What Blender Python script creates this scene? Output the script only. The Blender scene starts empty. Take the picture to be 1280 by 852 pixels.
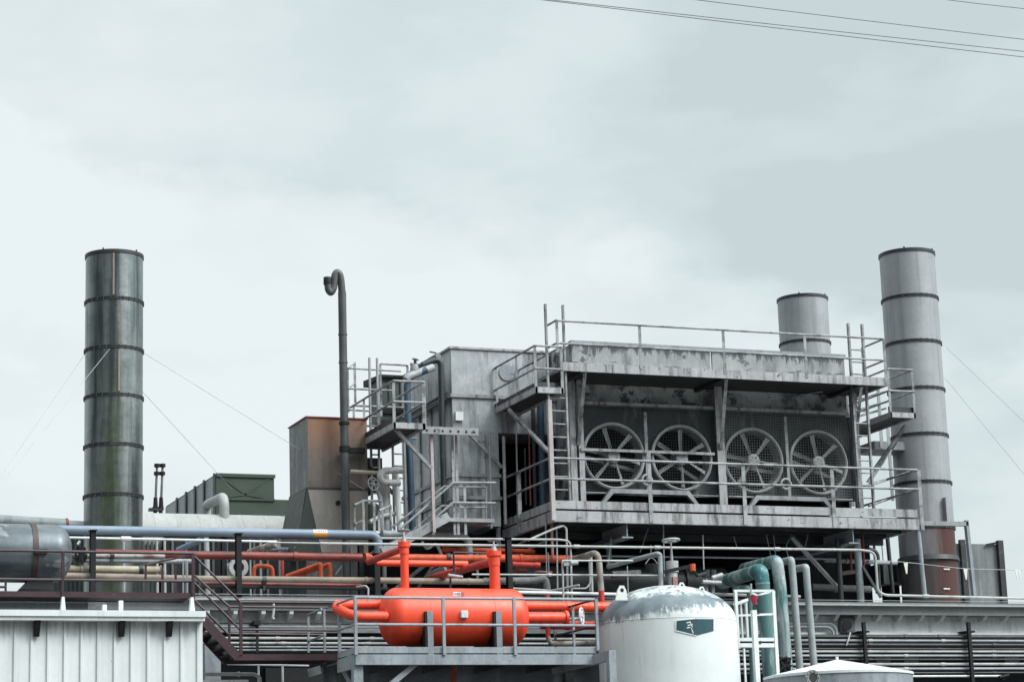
import bpy, math, random
from mathutils import Vector, Matrix
random.seed(7)
scn = bpy.context.scene
col = scn.collection
# ------------------------------------------------------------------ camera
FPX, YAW, PITCH, ROLL = 2919.25, 0.37737642, 0.21600323, -0.0326997
EYE = Vector((0, 0, 1.6))
cy, sy, cp, sp, cr, sr = math.cos(YAW), math.sin(YAW), math.cos(PITCH), math.sin(PITCH), math.cos(ROLL), math.sin(ROLL)
_r, _f0 = Vector((cy, -sy, 0)), Vector((sy, cy, 0))
FWD = cp*_f0 + sp*Vector((0, 0, 1))
_u = -sp*_f0 + cp*Vector((0, 0, 1))
RGT, UPV = cr*_r + sr*_u, -sr*_r + cr*_u
cd = bpy.data.cameras.new('camera'); cam = bpy.data.objects.new('camera', cd); col.objects.link(cam)
cam.matrix_world = Matrix(((RGT.x, UPV.x, -FWD.x, EYE.x), (RGT.y, UPV.y, -FWD.y, EYE.y), (RGT.z, UPV.z, -FWD.z, EYE.z), (0, 0, 0, 1)))
cd.sensor_width = 36; cd.lens = FPX/1280*36; cd.clip_start = .5; cd.clip_end = 3000
scn.camera = cam


def ray(x, y): return FWD + (x-640)/FPX*RGT - (y-426)/FPX*UPV
def W(x, y, Y):
    d = ray(x, y); return EYE + d*(Y/d.y)
def WX(x, y, X):
    d = ray(x, y); return EYE + d*(X/d.x)
def S(p): return (Vector(p)-EYE).dot(FWD)/FPX          # metres covered by one photo pixel at p
def P3(p): return p.copy() if isinstance(p, Vector) else W(*p)


# ------------------------------------------------------------------ objects
LABELS = {}
def thing(name, label, cat, loc=(0, 0, 0), group=None):
    o = bpy.data.objects.new(name, None); col.objects.link(o); o.empty_display_size = .2
    o.location = loc; return tag(o, label, cat, group)
def tag(o, label, cat, group=None):
    if label in LABELS: raise ValueError('label twice: '+label)
    if not 4 <= len(label.split()) <= 16: raise ValueError('label length: '+label)
    LABELS[label] = 1
    o['label'] = label; o['category'] = cat
    if group: o['group'] = group
    return o
def wloc(o):
    v = Vector((0, 0, 0))
    while o: v += o.location; o = o.parent
    return v


class MB:
    def __init__(s): s.v = []; s.f = []
    def add(s, vs, fs):
        n = len(s.v); s.v += [Vector(v) for v in vs]; s.f += [tuple(i+n for i in f) for f in fs]; return s
    def box(s, x0, x1, y0, y1, z0, z1):
        if x0 > x1: x0, x1 = x1, x0
        if y0 > y1: y0, y1 = y1, y0
        if z0 > z1: z0, z1 = z1, z0
        return s.add([(x0, y0, z0), (x1, y0, z0), (x1, y1, z0), (x0, y1, z0), (x0, y0, z1), (x1, y0, z1), (x1, y1, z1), (x0, y1, z1)],
                     [(0, 3, 2, 1), (4, 5, 6, 7), (0, 1, 5, 4), (1, 2, 6, 5), (2, 3, 7, 6), (3, 0, 4, 7)])
    def hexa(s, b, t):      # bottom quad and top quad, both counter-clockwise from above
        return s.add(list(b)+list(t), [(3, 2, 1, 0), (4, 5, 6, 7), (0, 1, 5, 4), (1, 2, 6, 5), (2, 3, 7, 6), (3, 0, 4, 7)])
    def bar(s, a, b, w, h=None, up=None):      # square bar
        a, b = Vector(a), Vector(b); h = h or w; d = (b-a).normalized()
        up = Vector(up) if up else (Vector((0, 1, 0)) if abs(d.z) > .9 else Vector((0, 0, 1)))
        sx = d.cross(up).normalized(); sz = sx.cross(d).normalized()
        q = [(-1, -1), (1, -1), (1, 1), (-1, 1)]
        return s.add([p+sx*(i*w/2)+sz*(j*h/2) for p in (a, b) for i, j in q],
                     [(0, 1, 2, 3), (7, 6, 5, 4), (0, 4, 5, 1), (1, 5, 6, 2), (2, 6, 7, 3), (3, 7, 4, 0)])
    def angle(s, a, b, w, t=.012, face=(0, -1, 0)):   # L section: one leg towards `face`
        a, b = Vector(a), Vector(b); d = (b-a).normalized(); y = Vector(face); x = d.cross(y).normalized(); y = x.cross(d).normalized()
        q = [(-w/2, 0), (w/2, 0), (w/2, -w), (w/2-t, -w), (w/2-t, -t), (-w/2, -t)]
        return s.add([p+x*i+y*j for p in (a, b) for i, j in q],
                     [(5, 4, 3, 2, 1, 0), (6, 7, 8, 9, 10, 11)]+[(i, (i+1) % 6, (i+1) % 6+6, i+6) for i in range(6)])
    def tube(s, pts, r, bend=0, n=10, cap=True, r2=None):
        pts = [Vector(p) for p in pts]; path = [pts[0]]
        for i in range(1, len(pts)-1):
            a, p, c = pts[i-1], pts[i], pts[i+1]
            d0, d1 = (a-p), (c-p); b = min(bend, d0.length*.49, d1.length*.49)
            if b <= 1e-4 or d0.normalized().dot(d1.normalized()) < -.9995: path.append(p); continue
            q0, q1 = p+d0.normalized()*b, p+d1.normalized()*b
            K = 7
            for k in range(K+1):
                t = k/K; path.append(q0*(1-t)**2+p*2*t*(1-t)+q1*t*t)
        path.append(pts[-1])
        m = len(path); N = None; rings = []
        for i, p in enumerate(path):
            t = (path[min(i+1, m-1)]-path[max(i-1, 0)]).normalized()
            if N is None:
                N = t.cross(Vector((0, 0, 1)) if abs(t.z) < .9 else Vector((1, 0, 0))).normalized()
            else: N = (N-t*N.dot(t)).normalized()
            B = t.cross(N); rr = r if r2 is None else r+(r2-r)*i/(m-1)
            rings.append([p+(N*math.cos(2*math.pi*k/n)+B*math.sin(2*math.pi*k/n))*rr for k in range(n)])
        vs = [v for ri in rings for v in ri]; fs = []
        for i in range(m-1):
            for k in range(n):
                fs.append((i*n+k, i*n+(k+1) % n, (i+1)*n+(k+1) % n, (i+1)*n+k))
        if cap: fs += [tuple(range(n-1, -1, -1)), tuple((m-1)*n+k for k in range(n))]
        return s.add(vs, fs)
    def lathe(s, prof, c, axis='z', n=48, close=False):    # prof: (radius, height along axis)
        c = Vector(c); vs = []; m = len(prof)
        for r, h in prof:
            for k in range(n):
                a = 2*math.pi*k/n; u, v = r*math.cos(a), r*math.sin(a)
                vs.append(c+Vector({'z': (u, v, h), 'x': (h, u, v), 'y': (v, h, u)}[axis]))
        fs = []
        for i in range(m if close else m-1):
            j = (i+1) % m
            for k in range(n): fs.append((i*n+k, i*n+(k+1) % n, j*n+(k+1) % n, j*n+k))
        if not close:
            if prof[0][0] > 1e-6: fs.append(tuple(range(n-1, -1, -1)))
            if prof[-1][0] > 1e-6: fs.append(tuple((m-1)*n+k for k in range(n)))
        return s.add(vs, fs)
    def prism(s, poly, axis, a, b):    # polygon extruded along an axis; poly holds the two other coordinates
        mk = {'x': lambda p, t: (t, p[0], p[1]), 'y': lambda p, t: (p[0], t, p[1]), 'z': lambda p, t: (p[0], p[1], t)}[axis]
        n = len(poly)
        return s.add([mk(p, a) for p in poly]+[mk(p, b) for p in poly],
                     [tuple(range(n)), tuple(range(2*n-1, n-1, -1))]+[(i, i+n, (i+1) % n+n, (i+1) % n) for i in range(n)])
    def build(s, name, mat, parent=None, smooth=35, bevel=0):
        if parent is None:
            lo = Vector((min(v.x for v in s.v), min(v.y for v in s.v), min(v.z for v in s.v)))
            hi = Vector((max(v.x for v in s.v), max(v.y for v in s.v), max(v.z for v in s.v)))
            off = Vector(((lo.x+hi.x)/2, (lo.y+hi.y)/2, lo.z))
        else: off = wloc(parent)
        me = bpy.data.meshes.new(name)
        me.from_pydata([v-off for v in s.v], [], s.f); me.update()
        import bmesh
        bm = bmesh.new(); bm.from_mesh(me); bmesh.ops.recalc_face_normals(bm, faces=bm.faces[:]); bm.to_mesh(me); bm.free()
        if smooth:
            me.shade_smooth(); me.set_sharp_from_angle(angle=math.radians(smooth))
        me.materials.append(M[mat] if isinstance(mat, str) else mat)
        o = bpy.data.objects.new(name, me); col.objects.link(o)
        if parent is None: o.location = off
        else: o.parent = parent
        if bevel:
            b = o.modifiers.new('edge', 'BEVEL'); b.width = bevel; b.segments = 2; b.limit_method = 'ANGLE'; b.angle_limit = math.radians(40)
        return o


def one(name, label, cat, mb, mat, group=None, **k): return tag(mb.build(name, mat, **k), label, cat, group)
def struct(name, mb, mat, **k):
    o = mb.build(name, mat, **k); o['kind'] = 'structure'; return o
def copy_tree(o, parent=None):
    c = o.copy(); col.objects.link(c); c.parent = parent
    for ch in list(o.children): copy_tree(ch, c)
    return c


# ------------------------------------------------------------------ materials
M = {}
def mat(name, base, base2=None, dirt=None, damt=.5, dlo=.45, dhi=.7, streak=(3, 3, .35), patch=None, plo=.6, phi=.63, pscale=2.5,
        scale=1.5, rough=.6, metal=0., bump=.15, bscale=25, grad=None, mott=.45, mscale=14, spec=.5):
    """Weathered paint or metal: blotchy two-tone base, runs of dirt down the face, sharp-edged patches (chipped paint, rust)."""
    m = bpy.data.materials.new(name); m.use_nodes = True; M[name] = m
    nt = m.node_tree; N = nt.nodes; L = nt.links; bs = N['Principled BSDF']
    def nd(t, **k):
        n = N.new(t)
        for a, b in k.items(): setattr(n, a, b)
        return n
    geo = nd('ShaderNodeNewGeometry')
    def noise(sc, vec=(1, 1, 1), det=6, rough_=.6, off=0):
        mp = nd('ShaderNodeMapping'); mp.inputs['Scale'].default_value = vec; mp.inputs['Location'].default_value = (off, off*1.7, off*.6)
        L.new(geo.outputs['Position'], mp.inputs['Vector'])
        n = nd('ShaderNodeTexNoise'); n.inputs['Scale'].default_value = sc; n.inputs['Detail'].default_value = det; n.inputs['Roughness'].default_value = rough_
        L.new(mp.outputs['Vector'], n.inputs['Vector']); return n.outputs['Fac']
    def ramp(fac, lo, hi, top=1.):
        r = nd('ShaderNodeMapRange'); r.inputs['From Min'].default_value = lo; r.inputs['From Max'].default_value = hi
        r.inputs['To Max'].default_value = top; r.clamp = True; L.new(fac, r.inputs['Value']); return r.outputs['Result']
    def mix(fac, a, b):
        x = nd('ShaderNodeMix', data_type='RGBA'); L.new(fac, x.inputs['Factor'])
        for s, c in ((x.inputs['A'], a), (x.inputs['B'], b)):
            if hasattr(c, 'is_linked'): L.new(c, s)
            else: s.default_value = (*c, 1)
        return x.outputs['Result']
    off = (hash(name) if False else sum(map(ord, name))) % 37
    base2 = base2 or tuple(c*.75 for c in base)
    c = mix(ramp(noise(scale, off=off), .35, .65), base, base2)
    if patch: c = mix(ramp(noise(pscale, (1, 1, 1.2), 9, .65, off+5), plo, phi), c, patch)
    if dirt: c = mix(ramp(noise(1.0, streak, 7, .65, off+9), dlo, dhi, damt), c, dirt)
    if mott:
        g_ = ramp(noise(mscale, (1, 1, .7), 6, .75, off+21), .38, .72, mott); c = mix(g_, c, tuple(q*.45 for q in base))
    if grad: c = grad(nd, L, geo, noise, ramp, mix, c)
    L.new(c, bs.inputs['Base Color'])
    rr = nd('ShaderNodeMapRange'); rr.inputs['To Min'].default_value = max(.05, rough-.12); rr.inputs['To Max'].default_value = min(1, rough+.15)
    L.new(noise(6, off=off+2), rr.inputs['Value']); L.new(rr.outputs['Result'], bs.inputs['Roughness'])
    bs.inputs['Metallic'].default_value = metal; bs.inputs['Specular IOR Level'].default_value = spec
    if bump:
        b = nd('ShaderNodeBump'); b.inputs['Strength'].default_value = bump; b.inputs['Distance'].default_value = .02
        L.new(noise(bscale, off=off+3), b.inputs['Height']); L.new(b.outputs['Normal'], bs.inputs['Normal'])
    return m


DK = (.025, .028, .03)
RUST = (.10, .035, .018)
mat('galvanised', (.34, .35, .36), (.23, .24, .25), DK, .75, .48, .72, patch=(.07, .075, .08), plo=.62, phi=.66, rough=.55, metal=.25)
mat('railing', (.36, .37, .38), (.21, .215, .22), (.035, .036, .037), .85, .47, .64, streak=(3, 3, 3), patch=(.09, .065, .05), plo=.62, phi=.65, pscale=5, rough=.55)
mat('beam', (.42, .42, .435), (.30, .305, .31), (.045, .043, .04), .9, .49, .66, streak=(6, 6, .8), patch=(.07, .065, .06), plo=.63, phi=.65, pscale=7, rough=.7, bump=.3)
mat('grey_paint', (.29, .32, .35), (.22, .245, .27), (.07, .075, .08), .6, .5, .72, streak=(5, 5, 1.5), patch=(.10, .11, .12), plo=.65, phi=.67, pscale=6, rough=.5)
mat('deck', (.04, .041, .043), (.025, .026, .028), DK, .6)
mat('house_panel', (.40, .41, .41), (.26, .27, .275), (.035, .042, .047), .92, .47, .60, streak=(2.4, 2.4, .9), patch=(.03, .045, .052), plo=.535, phi=.56, pscale=2.3, rough=.6)
mat('house_dark', (.065, .078, .085), (.035, .044, .05), (.30, .32, .325), .8, .55, .74, streak=(3, 3, .6), rough=.6)
mat('house_front', (.56, .57, .57), (.40, .41, .41), (.06, .07, .075), .9, .47, .60, streak=(2.2, 2.2, 1.6), patch=(.05, .065, .073), plo=.565, phi=.60, pscale=2.6, rough=.6)
PTOP = W(890, 437, 47.75).z
def g_parapet(nd, L, geo, noise, ramp, mix, c):        # dark runs and flaking that start at the top edge, flaking along the foot
    sx = nd('ShaderNodeSeparateXYZ'); L.new(geo.outputs['Position'], sx.inputs[0])
    a = nd('ShaderNodeMath', operation='MULTIPLY_ADD'); L.new(noise(1.0, (7, 7, 1.2), 8, .7, 4), a.inputs[0]); a.inputs[1].default_value = 1.1; L.new(sx.outputs['Z'], a.inputs[2])
    c = mix(ramp(a.outputs[0], PTOP+.40, PTOP+.50), c, (.05, .062, .07))
    b = nd('ShaderNodeMath', operation='MULTIPLY_ADD'); L.new(noise(1.0, (1.2, 1.2, 9), 8, .7, 15), b.inputs[0]); b.inputs[1].default_value = -1.0; L.new(sx.outputs['Z'], b.inputs[2])
    return mix(ramp(b.outputs[0], PTOP-.97, PTOP-1.0), c, (.07, .08, .085))
mat('parapet', (.36, .37, .37), (.25, .26, .265), (.10, .11, .115), .8, .5, .68, streak=(3, 3, .6), patch=(.07, .085, .095), plo=.60, phi=.635, pscale=2.0, rough=.6, grad=g_parapet)
mat('box_panel', (.42, .435, .455), (.27, .285, .30), (.05, .055, .06), .9, .47, .63, streak=(3, 3, .4), patch=(.09, .095, .10), plo=.63, phi=.655, pscale=4, rough=.45, metal=.25)
mat('fan_metal', (.40, .41, .415), (.25, .26, .265), (.08, .075, .07), .8, .5, .72, streak=(3, 3, 2), rough=.5)
mat('wire', (.06, .066, .07), rough=.6, bump=0)
mat('wire_pale', (.24, .25, .25), (.13, .135, .14), rough=.6, bump=0)
mat('black', (.010, .011, .012), (.016, .016, .018), rough=.6, spec=.25)
mat('vent_grey', (.085, .09, .094), (.045, .05, .053), (.015, .017, .018), .8, .45, .66, streak=(6, 6, .4), rough=.4)
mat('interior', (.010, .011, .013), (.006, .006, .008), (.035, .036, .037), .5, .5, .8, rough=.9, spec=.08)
mat('purple', (.046, .017, .022), (.032, .013, .016), (.014, .008, .01), .6, .45, .7, patch=(.10, .035, .03), plo=.66, phi=.69, pscale=6, rough=.42)
mat('orange', (.86, .078, .028), (.76, .060, .022), (.32, .036, .02), .6, .52, .76, streak=(5, 5, .45), patch=(.40, .045, .025), plo=.68, phi=.70, pscale=6, rough=.42, bump=.08, mott=.18, mscale=9)
mat('red', (.60, .045, .03), (.45, .03, .025), (.14, .03, .02), .6, .5, .75, streak=(4, 4, 3), rough=.5)
mat('orange_rust', (.72, .11, .03), (.52, .07, .025), (.08, .03, .02), .7, .45, .7, streak=(5, 5, 3), rough=.6)
mat('rust_pipe', (.30, .045, .028), (.17, .032, .024), (.03, .018, .018), .85, .47, .66, streak=(2, 2, 6), rough=.5)
mat('blue_pipe', (.20, .255, .325), (.155, .205, .27), (.09, .11, .13), .4, .55, .8, rough=.42, mott=.2)
mat('grey_pipe', (.34, .36, .38), (.25, .27, .29), (.08, .085, .09), .6, .5, .75, streak=(3, 3, 2), rough=.5)
mat('light_pipe', (.46, .47, .46), (.34, .35, .34), (.09, .08, .07), .6, .5, .75, streak=(3, 3, 2), patch=(.14, .07, .04), plo=.66, phi=.7, pscale=4, rough=.5)
mat('cream_pipe', (.42, .38, .29), (.32, .27, .19), (.11, .06, .035), .7, .48, .7, streak=(2, 2, 3), rough=.6)
mat('tan_pipe', (.30, .24, .19), (.20, .16, .13), (.07, .05, .04), .7, .5, .75, streak=(2, 2, 3), rough=.65)
mat('white_rust_pipe', (.38, .36, .34), (.24, .22, .2), (.09, .035, .022), .9, .47, .62, streak=(4, 4, 4), rough=.7)
mat('insulation', (.20, .20, .20), (.09, .09, .092), (.34, .34, .34), .8, .55, .7, streak=(9, 9, 9), rough=.85, bump=.6, bscale=40)
mat('dark_pipe', (.022, .025, .028), (.013, .015, .017), (.10, .10, .105), .6, .56, .75, streak=(3, 3, 5), rough=.5)
mat('white_paint', (.64, .66, .66), (.57, .59, .595), (.20, .21, .21), .6, .55, .85, streak=(6, 6, .3), patch=(.38, .39, .39), plo=.68, phi=.72, pscale=7, rough=.45, bump=.06, bscale=4, mott=.12)
mat('white_steel', (.70, .72, .72), (.58, .60, .60), (.15, .15, .15), .5, .55, .8, streak=(6, 6, 2), rough=.5, mott=.25)
mat('wall_white', (.72, .74, .75), (.60, .62, .63), (.15, .155, .16), .7, .53, .78, streak=(4, 4, .5), rough=.7)
mat('wall_dark', (.020, .023, .026), (.012, .014, .016), (.07, .074, .078), .6, .52, .8, rough=.9, spec=.12)
mat('enclosure_dark', (.035, .04, .043), (.02, .023, .026), (.13, .135, .14), .7, .52, .75, streak=(4, 4, .5), rough=.8, spec=.15)
mat('duct_side', (.10, .108, .105), (.055, .062, .06), (.20, .21, .21), .7, .52, .66, streak=(5, 5, .3), rough=.45, metal=.3)
mat('duct_wing', (.030, .038, .034), (.02, .026, .023), (.07, .08, .075), .6, .5, .7, streak=(6, 6, .3), rough=.5)
mat('blue_post', (.20, .24, .33), (.36, .37, .39), (.09, .09, .1), .5, .5, .75, streak=(4, 4, 3), rough=.5)
mat('deep_blue', (.045, .085, .14), (.03, .06, .10), (.015, .02, .03), .5, rough=.45)
mat('green_black', (.022, .035, .036), (.014, .022, .024), (.16, .17, .17), .6, .62, .72, streak=(9, 9, 4), rough=.45)
mat('red_post', (.42, .07, .07), (.40, .30, .30), (.12, .05, .05), .5, rough=.6)
mat('pink_post', (.45, .42, .42), (.36, .30, .30), (.12, .06, .05), .6, .5, .75, streak=(5, 5, 1), rough=.6)
mat('teal_pipe', (.32, .37, .38), (.26, .31, .32), (.02, .125, .125), .9, .445, .50, streak=(3.2, 3.2, .55), patch=(.55, .57, .56), plo=.62, phi=.64, pscale=4, rough=.5)
mat('teal_elbow', (.028, .16, .165), (.02, .11, .115), (.36, .42, .42), .9, .54, .62, streak=(4, 4, 2.5), patch=(.07, .065, .06), plo=.62, phi=.64, pscale=5, rough=.45)
mat('grey_green_pipe', (.36, .39, .395), (.27, .30, .31), (.10, .12, .13), .6, .5, .75, streak=(4, 4, .8), rough=.55)
mat('container_green', (.028, .052, .032), (.020, .038, .026), (.055, .055, .034), .7, .45, .75, streak=(1.5, 1.5, .8), rough=.55)
mat('container_side', (.20, .225, .24), (.15, .175, .19), (.07, .08, .085), .5, rough=.4, metal=.3)
mat('cladding', (.40, .405, .39), (.34, .345, .335), (.20, .20, .19), .5, .5, .8, streak=(4, 4, .4), rough=.5, bump=.05)
mat('lagging', (.30, .33, .33), (.20, .23, .23), (.07, .085, .085), .7, .45, .7, rough=.6)
mat('green_panel', (.075, .10, .095), (.05, .07, .068), (.02, .025, .025), .6, streak=(5, 5, .4), rough=.6)
mat('handwheel', (.22, .23, .23), rough=.5, bump=0)
mat('sign_teal', (.018, .07, .085), (.014, .055, .07), (.2, .24, .25), .5, .62, .7, streak=(6, 6, 1), rough=.4, bump=0)
mat('sign_white', (.7, .71, .70), rough=.5, bump=0)
mat('sign_orange', (.70, .30, .05), rough=.5, bump=0)
mat('sign_ink', (.03, .03, .035), rough=.5, bump=0)
mat('crimson', (.38, .02, .05), rough=.5, bump=0)
mat('flag_cloth', (.62, .58, .5), (.7, .7, .68), rough=.9, bump=0)
mat('cable', (.16, .17, .18), rough=.6, bump=0)
mat('guy_cable', (.45, .47, .48), rough=.5, bump=0)
mat('screen_panel', (.20, .21, .215), (.13, .14, .145), (.045, .05, .05), .8, .45, .7, streak=(5, 5, .3), rough=.6)
mat('ground_concrete', (.14, .14, .135), (.10, .10, .098), (.05, .05, .05), .5, streak=(1, 1, 1), rough=.9)
mat('roofing', (.24, .245, .25), (.18, .185, .19), rough=.9)


def g_stack_left(nd, L, geo, noise, ramp, mix, c):     # algae and pale wear on one flank of the old stack
    sx = nd('ShaderNodeSeparateXYZ'); L.new(geo.outputs['Position'], sx.inputs[0])
    xc = W(141, 560, 50.0).x
    dxn = nd('ShaderNodeMath', operation='MULTIPLY_ADD'); L.new(noise(1.0, (1.5, 1.5, .5), 6, .65, 3), dxn.inputs[0]); dxn.inputs[1].default_value = 1.1; L.new(sx.outputs['X'], dxn.inputs[2])
    dd_ = nd('ShaderNodeMath', operation='SUBTRACT'); L.new(dxn.outputs[0], dd_.inputs[0]); dd_.inputs[1].default_value = xc+.50
    ab = nd('ShaderNodeMath', operation='ABSOLUTE'); L.new(dd_.outputs[0], ab.inputs[0])
    g = nd('ShaderNodeMath', operation='MULTIPLY'); L.new(ramp(ab.outputs[0], .30, .04, .6), g.inputs[0]); L.new(ramp(sx.outputs['Z'], 12.6, 10.6), g.inputs[1])
    return mix(g.outputs[0], c, (.105, .14, .065))
mat('stack_dark', (.30, .325, .32), (.18, .20, .198), (.03, .042, .045), .85, .43, .62, streak=(3.2, 3.2, .16), rough=.30, metal=.85, grad=g_stack_left, bump=.18, bscale=5, mott=.3)
def g_stack_right(nd, L, geo, noise, ramp, mix, c):    # heat rust around the lower right of the stack
    sx = nd('ShaderNodeSeparateXYZ'); L.new(geo.outputs['Position'], sx.inputs[0])
    a = nd('ShaderNodeMath', operation='MULTIPLY'); L.new(ramp(sx.outputs['Z'], 9.06, 9.0), a.inputs[0])
    b = nd('ShaderNodeMath', operation='MULTIPLY_ADD'); L.new(noise(1.0, (3, 3, .5), 5, .6, 2), b.inputs[0]); b.inputs[1].default_value = .9; L.new(sx.outputs['X'], b.inputs[2])
    L.new(ramp(b.outputs[0], STX-.30, STX+.45), a.inputs[1])
    c = mix(ramp(sx.outputs['Z'], 8.2, 8.12, .8), c, (.05, .052, .055))
    return mix(a.outputs[0], c, (.060, .018, .013))
STX = W(1160, 700, 48.9).x
mat('stack_grey', (.33, .335, .355), (.28, .285, .30), (.12, .125, .13), .6, .5, .74, streak=(5, 5, .16), rough=.5, metal=.3, grad=g_stack_right, mott=.25)
def g_duct(nd, L, geo, noise, ramp, mix, c):           # rust bloom at the top edge, algae low down
    sx = nd('ShaderNodeSeparateXYZ'); L.new(geo.outputs['Position'], sx.inputs[0])
    a = nd('ShaderNodeMath', operation='MULTIPLY_ADD'); L.new(noise(1.0, (4, 4, .3), 5, .6, 2), a.inputs[0]); a.inputs[1].default_value = 1.6; L.new(sx.outputs['Z'], a.inputs[2])
    c = mix(ramp(a.outputs[0], 11.0, 12.0), c, (.23, .105, .055))
    b = nd('ShaderNodeMath', operation='MULTIPLY'); L.new(ramp(noise(.8, off=14), .5, .62), b.inputs[0]); L.new(ramp(sx.outputs['Z'], 10.5, 9.9), b.inputs[1])
    return mix(b.outputs[0], c, (.03, .045, .025))
mat('duct_rust', (.135, .105, .088), (.10, .082, .07), (.045, .04, .035), .8, .48, .72, streak=(7, 7, .2), rough=.6, grad=g_duct)
mat('duct_plain', (.27, .24, .215), (.20, .18, .165), (.09, .08, .07), .6, .5, .8, streak=(3, 3, .5), rough=.6)
TKZ = W(836, 778, 42.6).z
def g_tank(nd, L, geo, noise, ramp, mix, c):           # grey top coat flaking off the dome, ragged lower edge
    sx = nd('ShaderNodeSeparateXYZ'); L.new(geo.outputs['Position'], sx.inputs[0])
    a = nd('ShaderNodeMath', operation='MULTIPLY_ADD'); L.new(noise(4.5, (1.6, 1.6, .5), 9, .72, 3), a.inputs[0]); a.inputs[1].default_value = .75; L.new(sx.outputs['Z'], a.inputs[2])
    grey = mix(ramp(noise(3, off=4), .4, .6), (.15, .185, .205), (.09, .118, .135))
    flakes = mix(ramp(noise(6, (1, 1, 1), 9, .72, 8), .50, .58), (.50, .53, .525), (.11, .13, .14))
    t = nd('ShaderNodeMath', operation='MULTIPLY_ADD'); L.new(noise(2.2, (1, 1, 1), 8, .7, 6), t.inputs[0]); t.inputs[1].default_value = .5; L.new(sx.outputs['Z'], t.inputs[2])
    grey = mix(ramp(t.outputs[0], TKZ+.65, TKZ+.73), grey, flakes)
    xa_ = nd('ShaderNodeMath', operation='MULTIPLY_ADD'); L.new(sx.outputs['X'], xa_.inputs[0]); xa_.inputs[1].default_value = -.13; L.new(a.outputs[0], xa_.inputs[2])
    c = mix(ramp(xa_.outputs[0], TKZ+.47-.13*TKX, TKZ+.58-.13*TKX), c, grey)
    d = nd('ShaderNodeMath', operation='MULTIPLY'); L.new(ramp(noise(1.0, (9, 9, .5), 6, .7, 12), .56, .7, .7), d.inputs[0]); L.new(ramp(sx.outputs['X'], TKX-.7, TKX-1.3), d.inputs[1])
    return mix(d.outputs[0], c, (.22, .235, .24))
TKX = W(834, 790, 42.6).x
mat('tank_white', (.63, .655, .655), (.57, .595, .595), (.26, .28, .28), .45, .55, .85, streak=(5, 5, .2), rough=.5, bump=.08, bscale=12, grad=g_tank, mott=.08)

# ------------------------------------------------------------------ world, sun
w = bpy.data.worlds.new('World'); scn.world = w; w.use_nodes = True
nt = w.node_tree; N, L = nt.nodes, nt.links; N.clear()
def wn(t, **k):
    n = N.new(t)
    for a, b in k.items(): setattr(n, a, b)
    return n
SUN_EL, SUN_AZ = math.radians(43), math.radians(138)       # azimuth clockwise from +Y: behind the viewer, to the right
sky = wn('ShaderNodeTexSky', sky_type='NISHITA', sun_disc=False, sun_elevation=SUN_EL, sun_rotation=SUN_AZ, air_density=1., dust_density=2.)
tc = wn('ShaderNodeTexCoord'); sep = wn('ShaderNodeSeparateXYZ'); L.new(tc.outputs['Generated'], sep.inputs[0])
def wnoise(sc, vec, off, det=4, ro=.5):
    mp = wn('ShaderNodeMapping'); mp.inputs['Scale'].default_value = vec; mp.inputs['Location'].default_value = off
    L.new(tc.outputs['Generated'], mp.inputs['Vector'])
    n = wn('ShaderNodeTexNoise'); n.inputs['Scale'].default_value = sc; n.inputs['Detail'].default_value = det; n.inputs['Roughness'].default_value = ro
    L.new(mp.outputs['Vector'], n.inputs['Vector']); return n.outputs['Fac']
def wr(v, a, b, c, d):
    r = wn('ShaderNodeMapRange', clamp=True, interpolation_type='SMOOTHSTEP')
    for k, x in zip(('From Min', 'From Max', 'To Min', 'To Max'), (a, b, c, d)): r.inputs[k].default_value = x
    L.new(v, r.inputs['Value']); return r.outputs['Result']
def wm(op, a, b):
    m = wn('ShaderNodeMath', operation=op)
    for s, x in zip(m.inputs, (a, b)):
        if hasattr(x, 'is_linked'): L.new(x, s)
        else: s.default_value = x
    return m.outputs[0]
def wdot(v):
    d = wn('ShaderNodeVectorMath', operation='DOT_PRODUCT'); L.new(tc.outputs['Generated'], d.inputs[0]); d.inputs[1].default_value = v; return d.outputs['Value']
bank = wr(wnoise(4.2, (1, 1, 2.4), (1.3, .4, .2)), .34, .66, 0, 1)
wisp = wr(wnoise(11, (1, 1, 2.2), (.3, 2.4, .7), 6, .55), .3, .7, 0, 1)
cloud = wm('ADD', wm('MULTIPLY', bank, .6), wm('MULTIPLY', wisp, .4))
# a heavier cloud bank up to the right, thin bright cloud low on the left
heavy = wr(wdot(tuple(ray(1230, 40).normalized())), math.cos(math.radians(21)), 1.0, 0, 1)
thin = wr(wdot(tuple(ray(150, 560).normalized())), math.cos(math.radians(14)), 1.0, 0, 1)
edge_n = ray(0, 150).cross(ray(750, 335)).normalized()     # lumpy upper edge of the bright cloud bank low in the sky
edge_v = wm('ADD', wdot(tuple(edge_n)), wm('MULTIPLY', wm('SUBTRACT', wnoise(13, (1, 1, 1.6), (.9, 1.4, .3), 5, .55), .5), .10))
below = wr(edge_v, -.011, .011, 0, 1) if edge_n.dot(ray(100, 700).normalized()) > 0 else wr(edge_v, -.011, .011, 1, 0)
fac = wm('ADD', wm('SUBTRACT', wm('ADD', wm('MULTIPLY', below, .42), .33), wm('MULTIPLY', heavy, .31)), wm('MULTIPLY', wm('SUBTRACT', cloud, .5), .95))
fac = wm('ADD', fac, wm('MULTIPLY', thin, .12))
cr_ = wn('ShaderNodeValToRGB'); e = cr_.color_ramp.elements
e[0].position = 0.; e[0].color = (.60, .69, .71, 1); e[1].position = 1.; e[1].color = (.85, .915, .925, 1)
x = cr_.color_ramp.elements.new(.45); x.color = (.72, .81, .82, 1)
L.new(fac, cr_.inputs['Fac'])
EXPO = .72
boost = wr(sep.outputs['Z'], .36, .9, 1.0, 2.0)            # an overcast sky is brightest overhead
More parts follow.
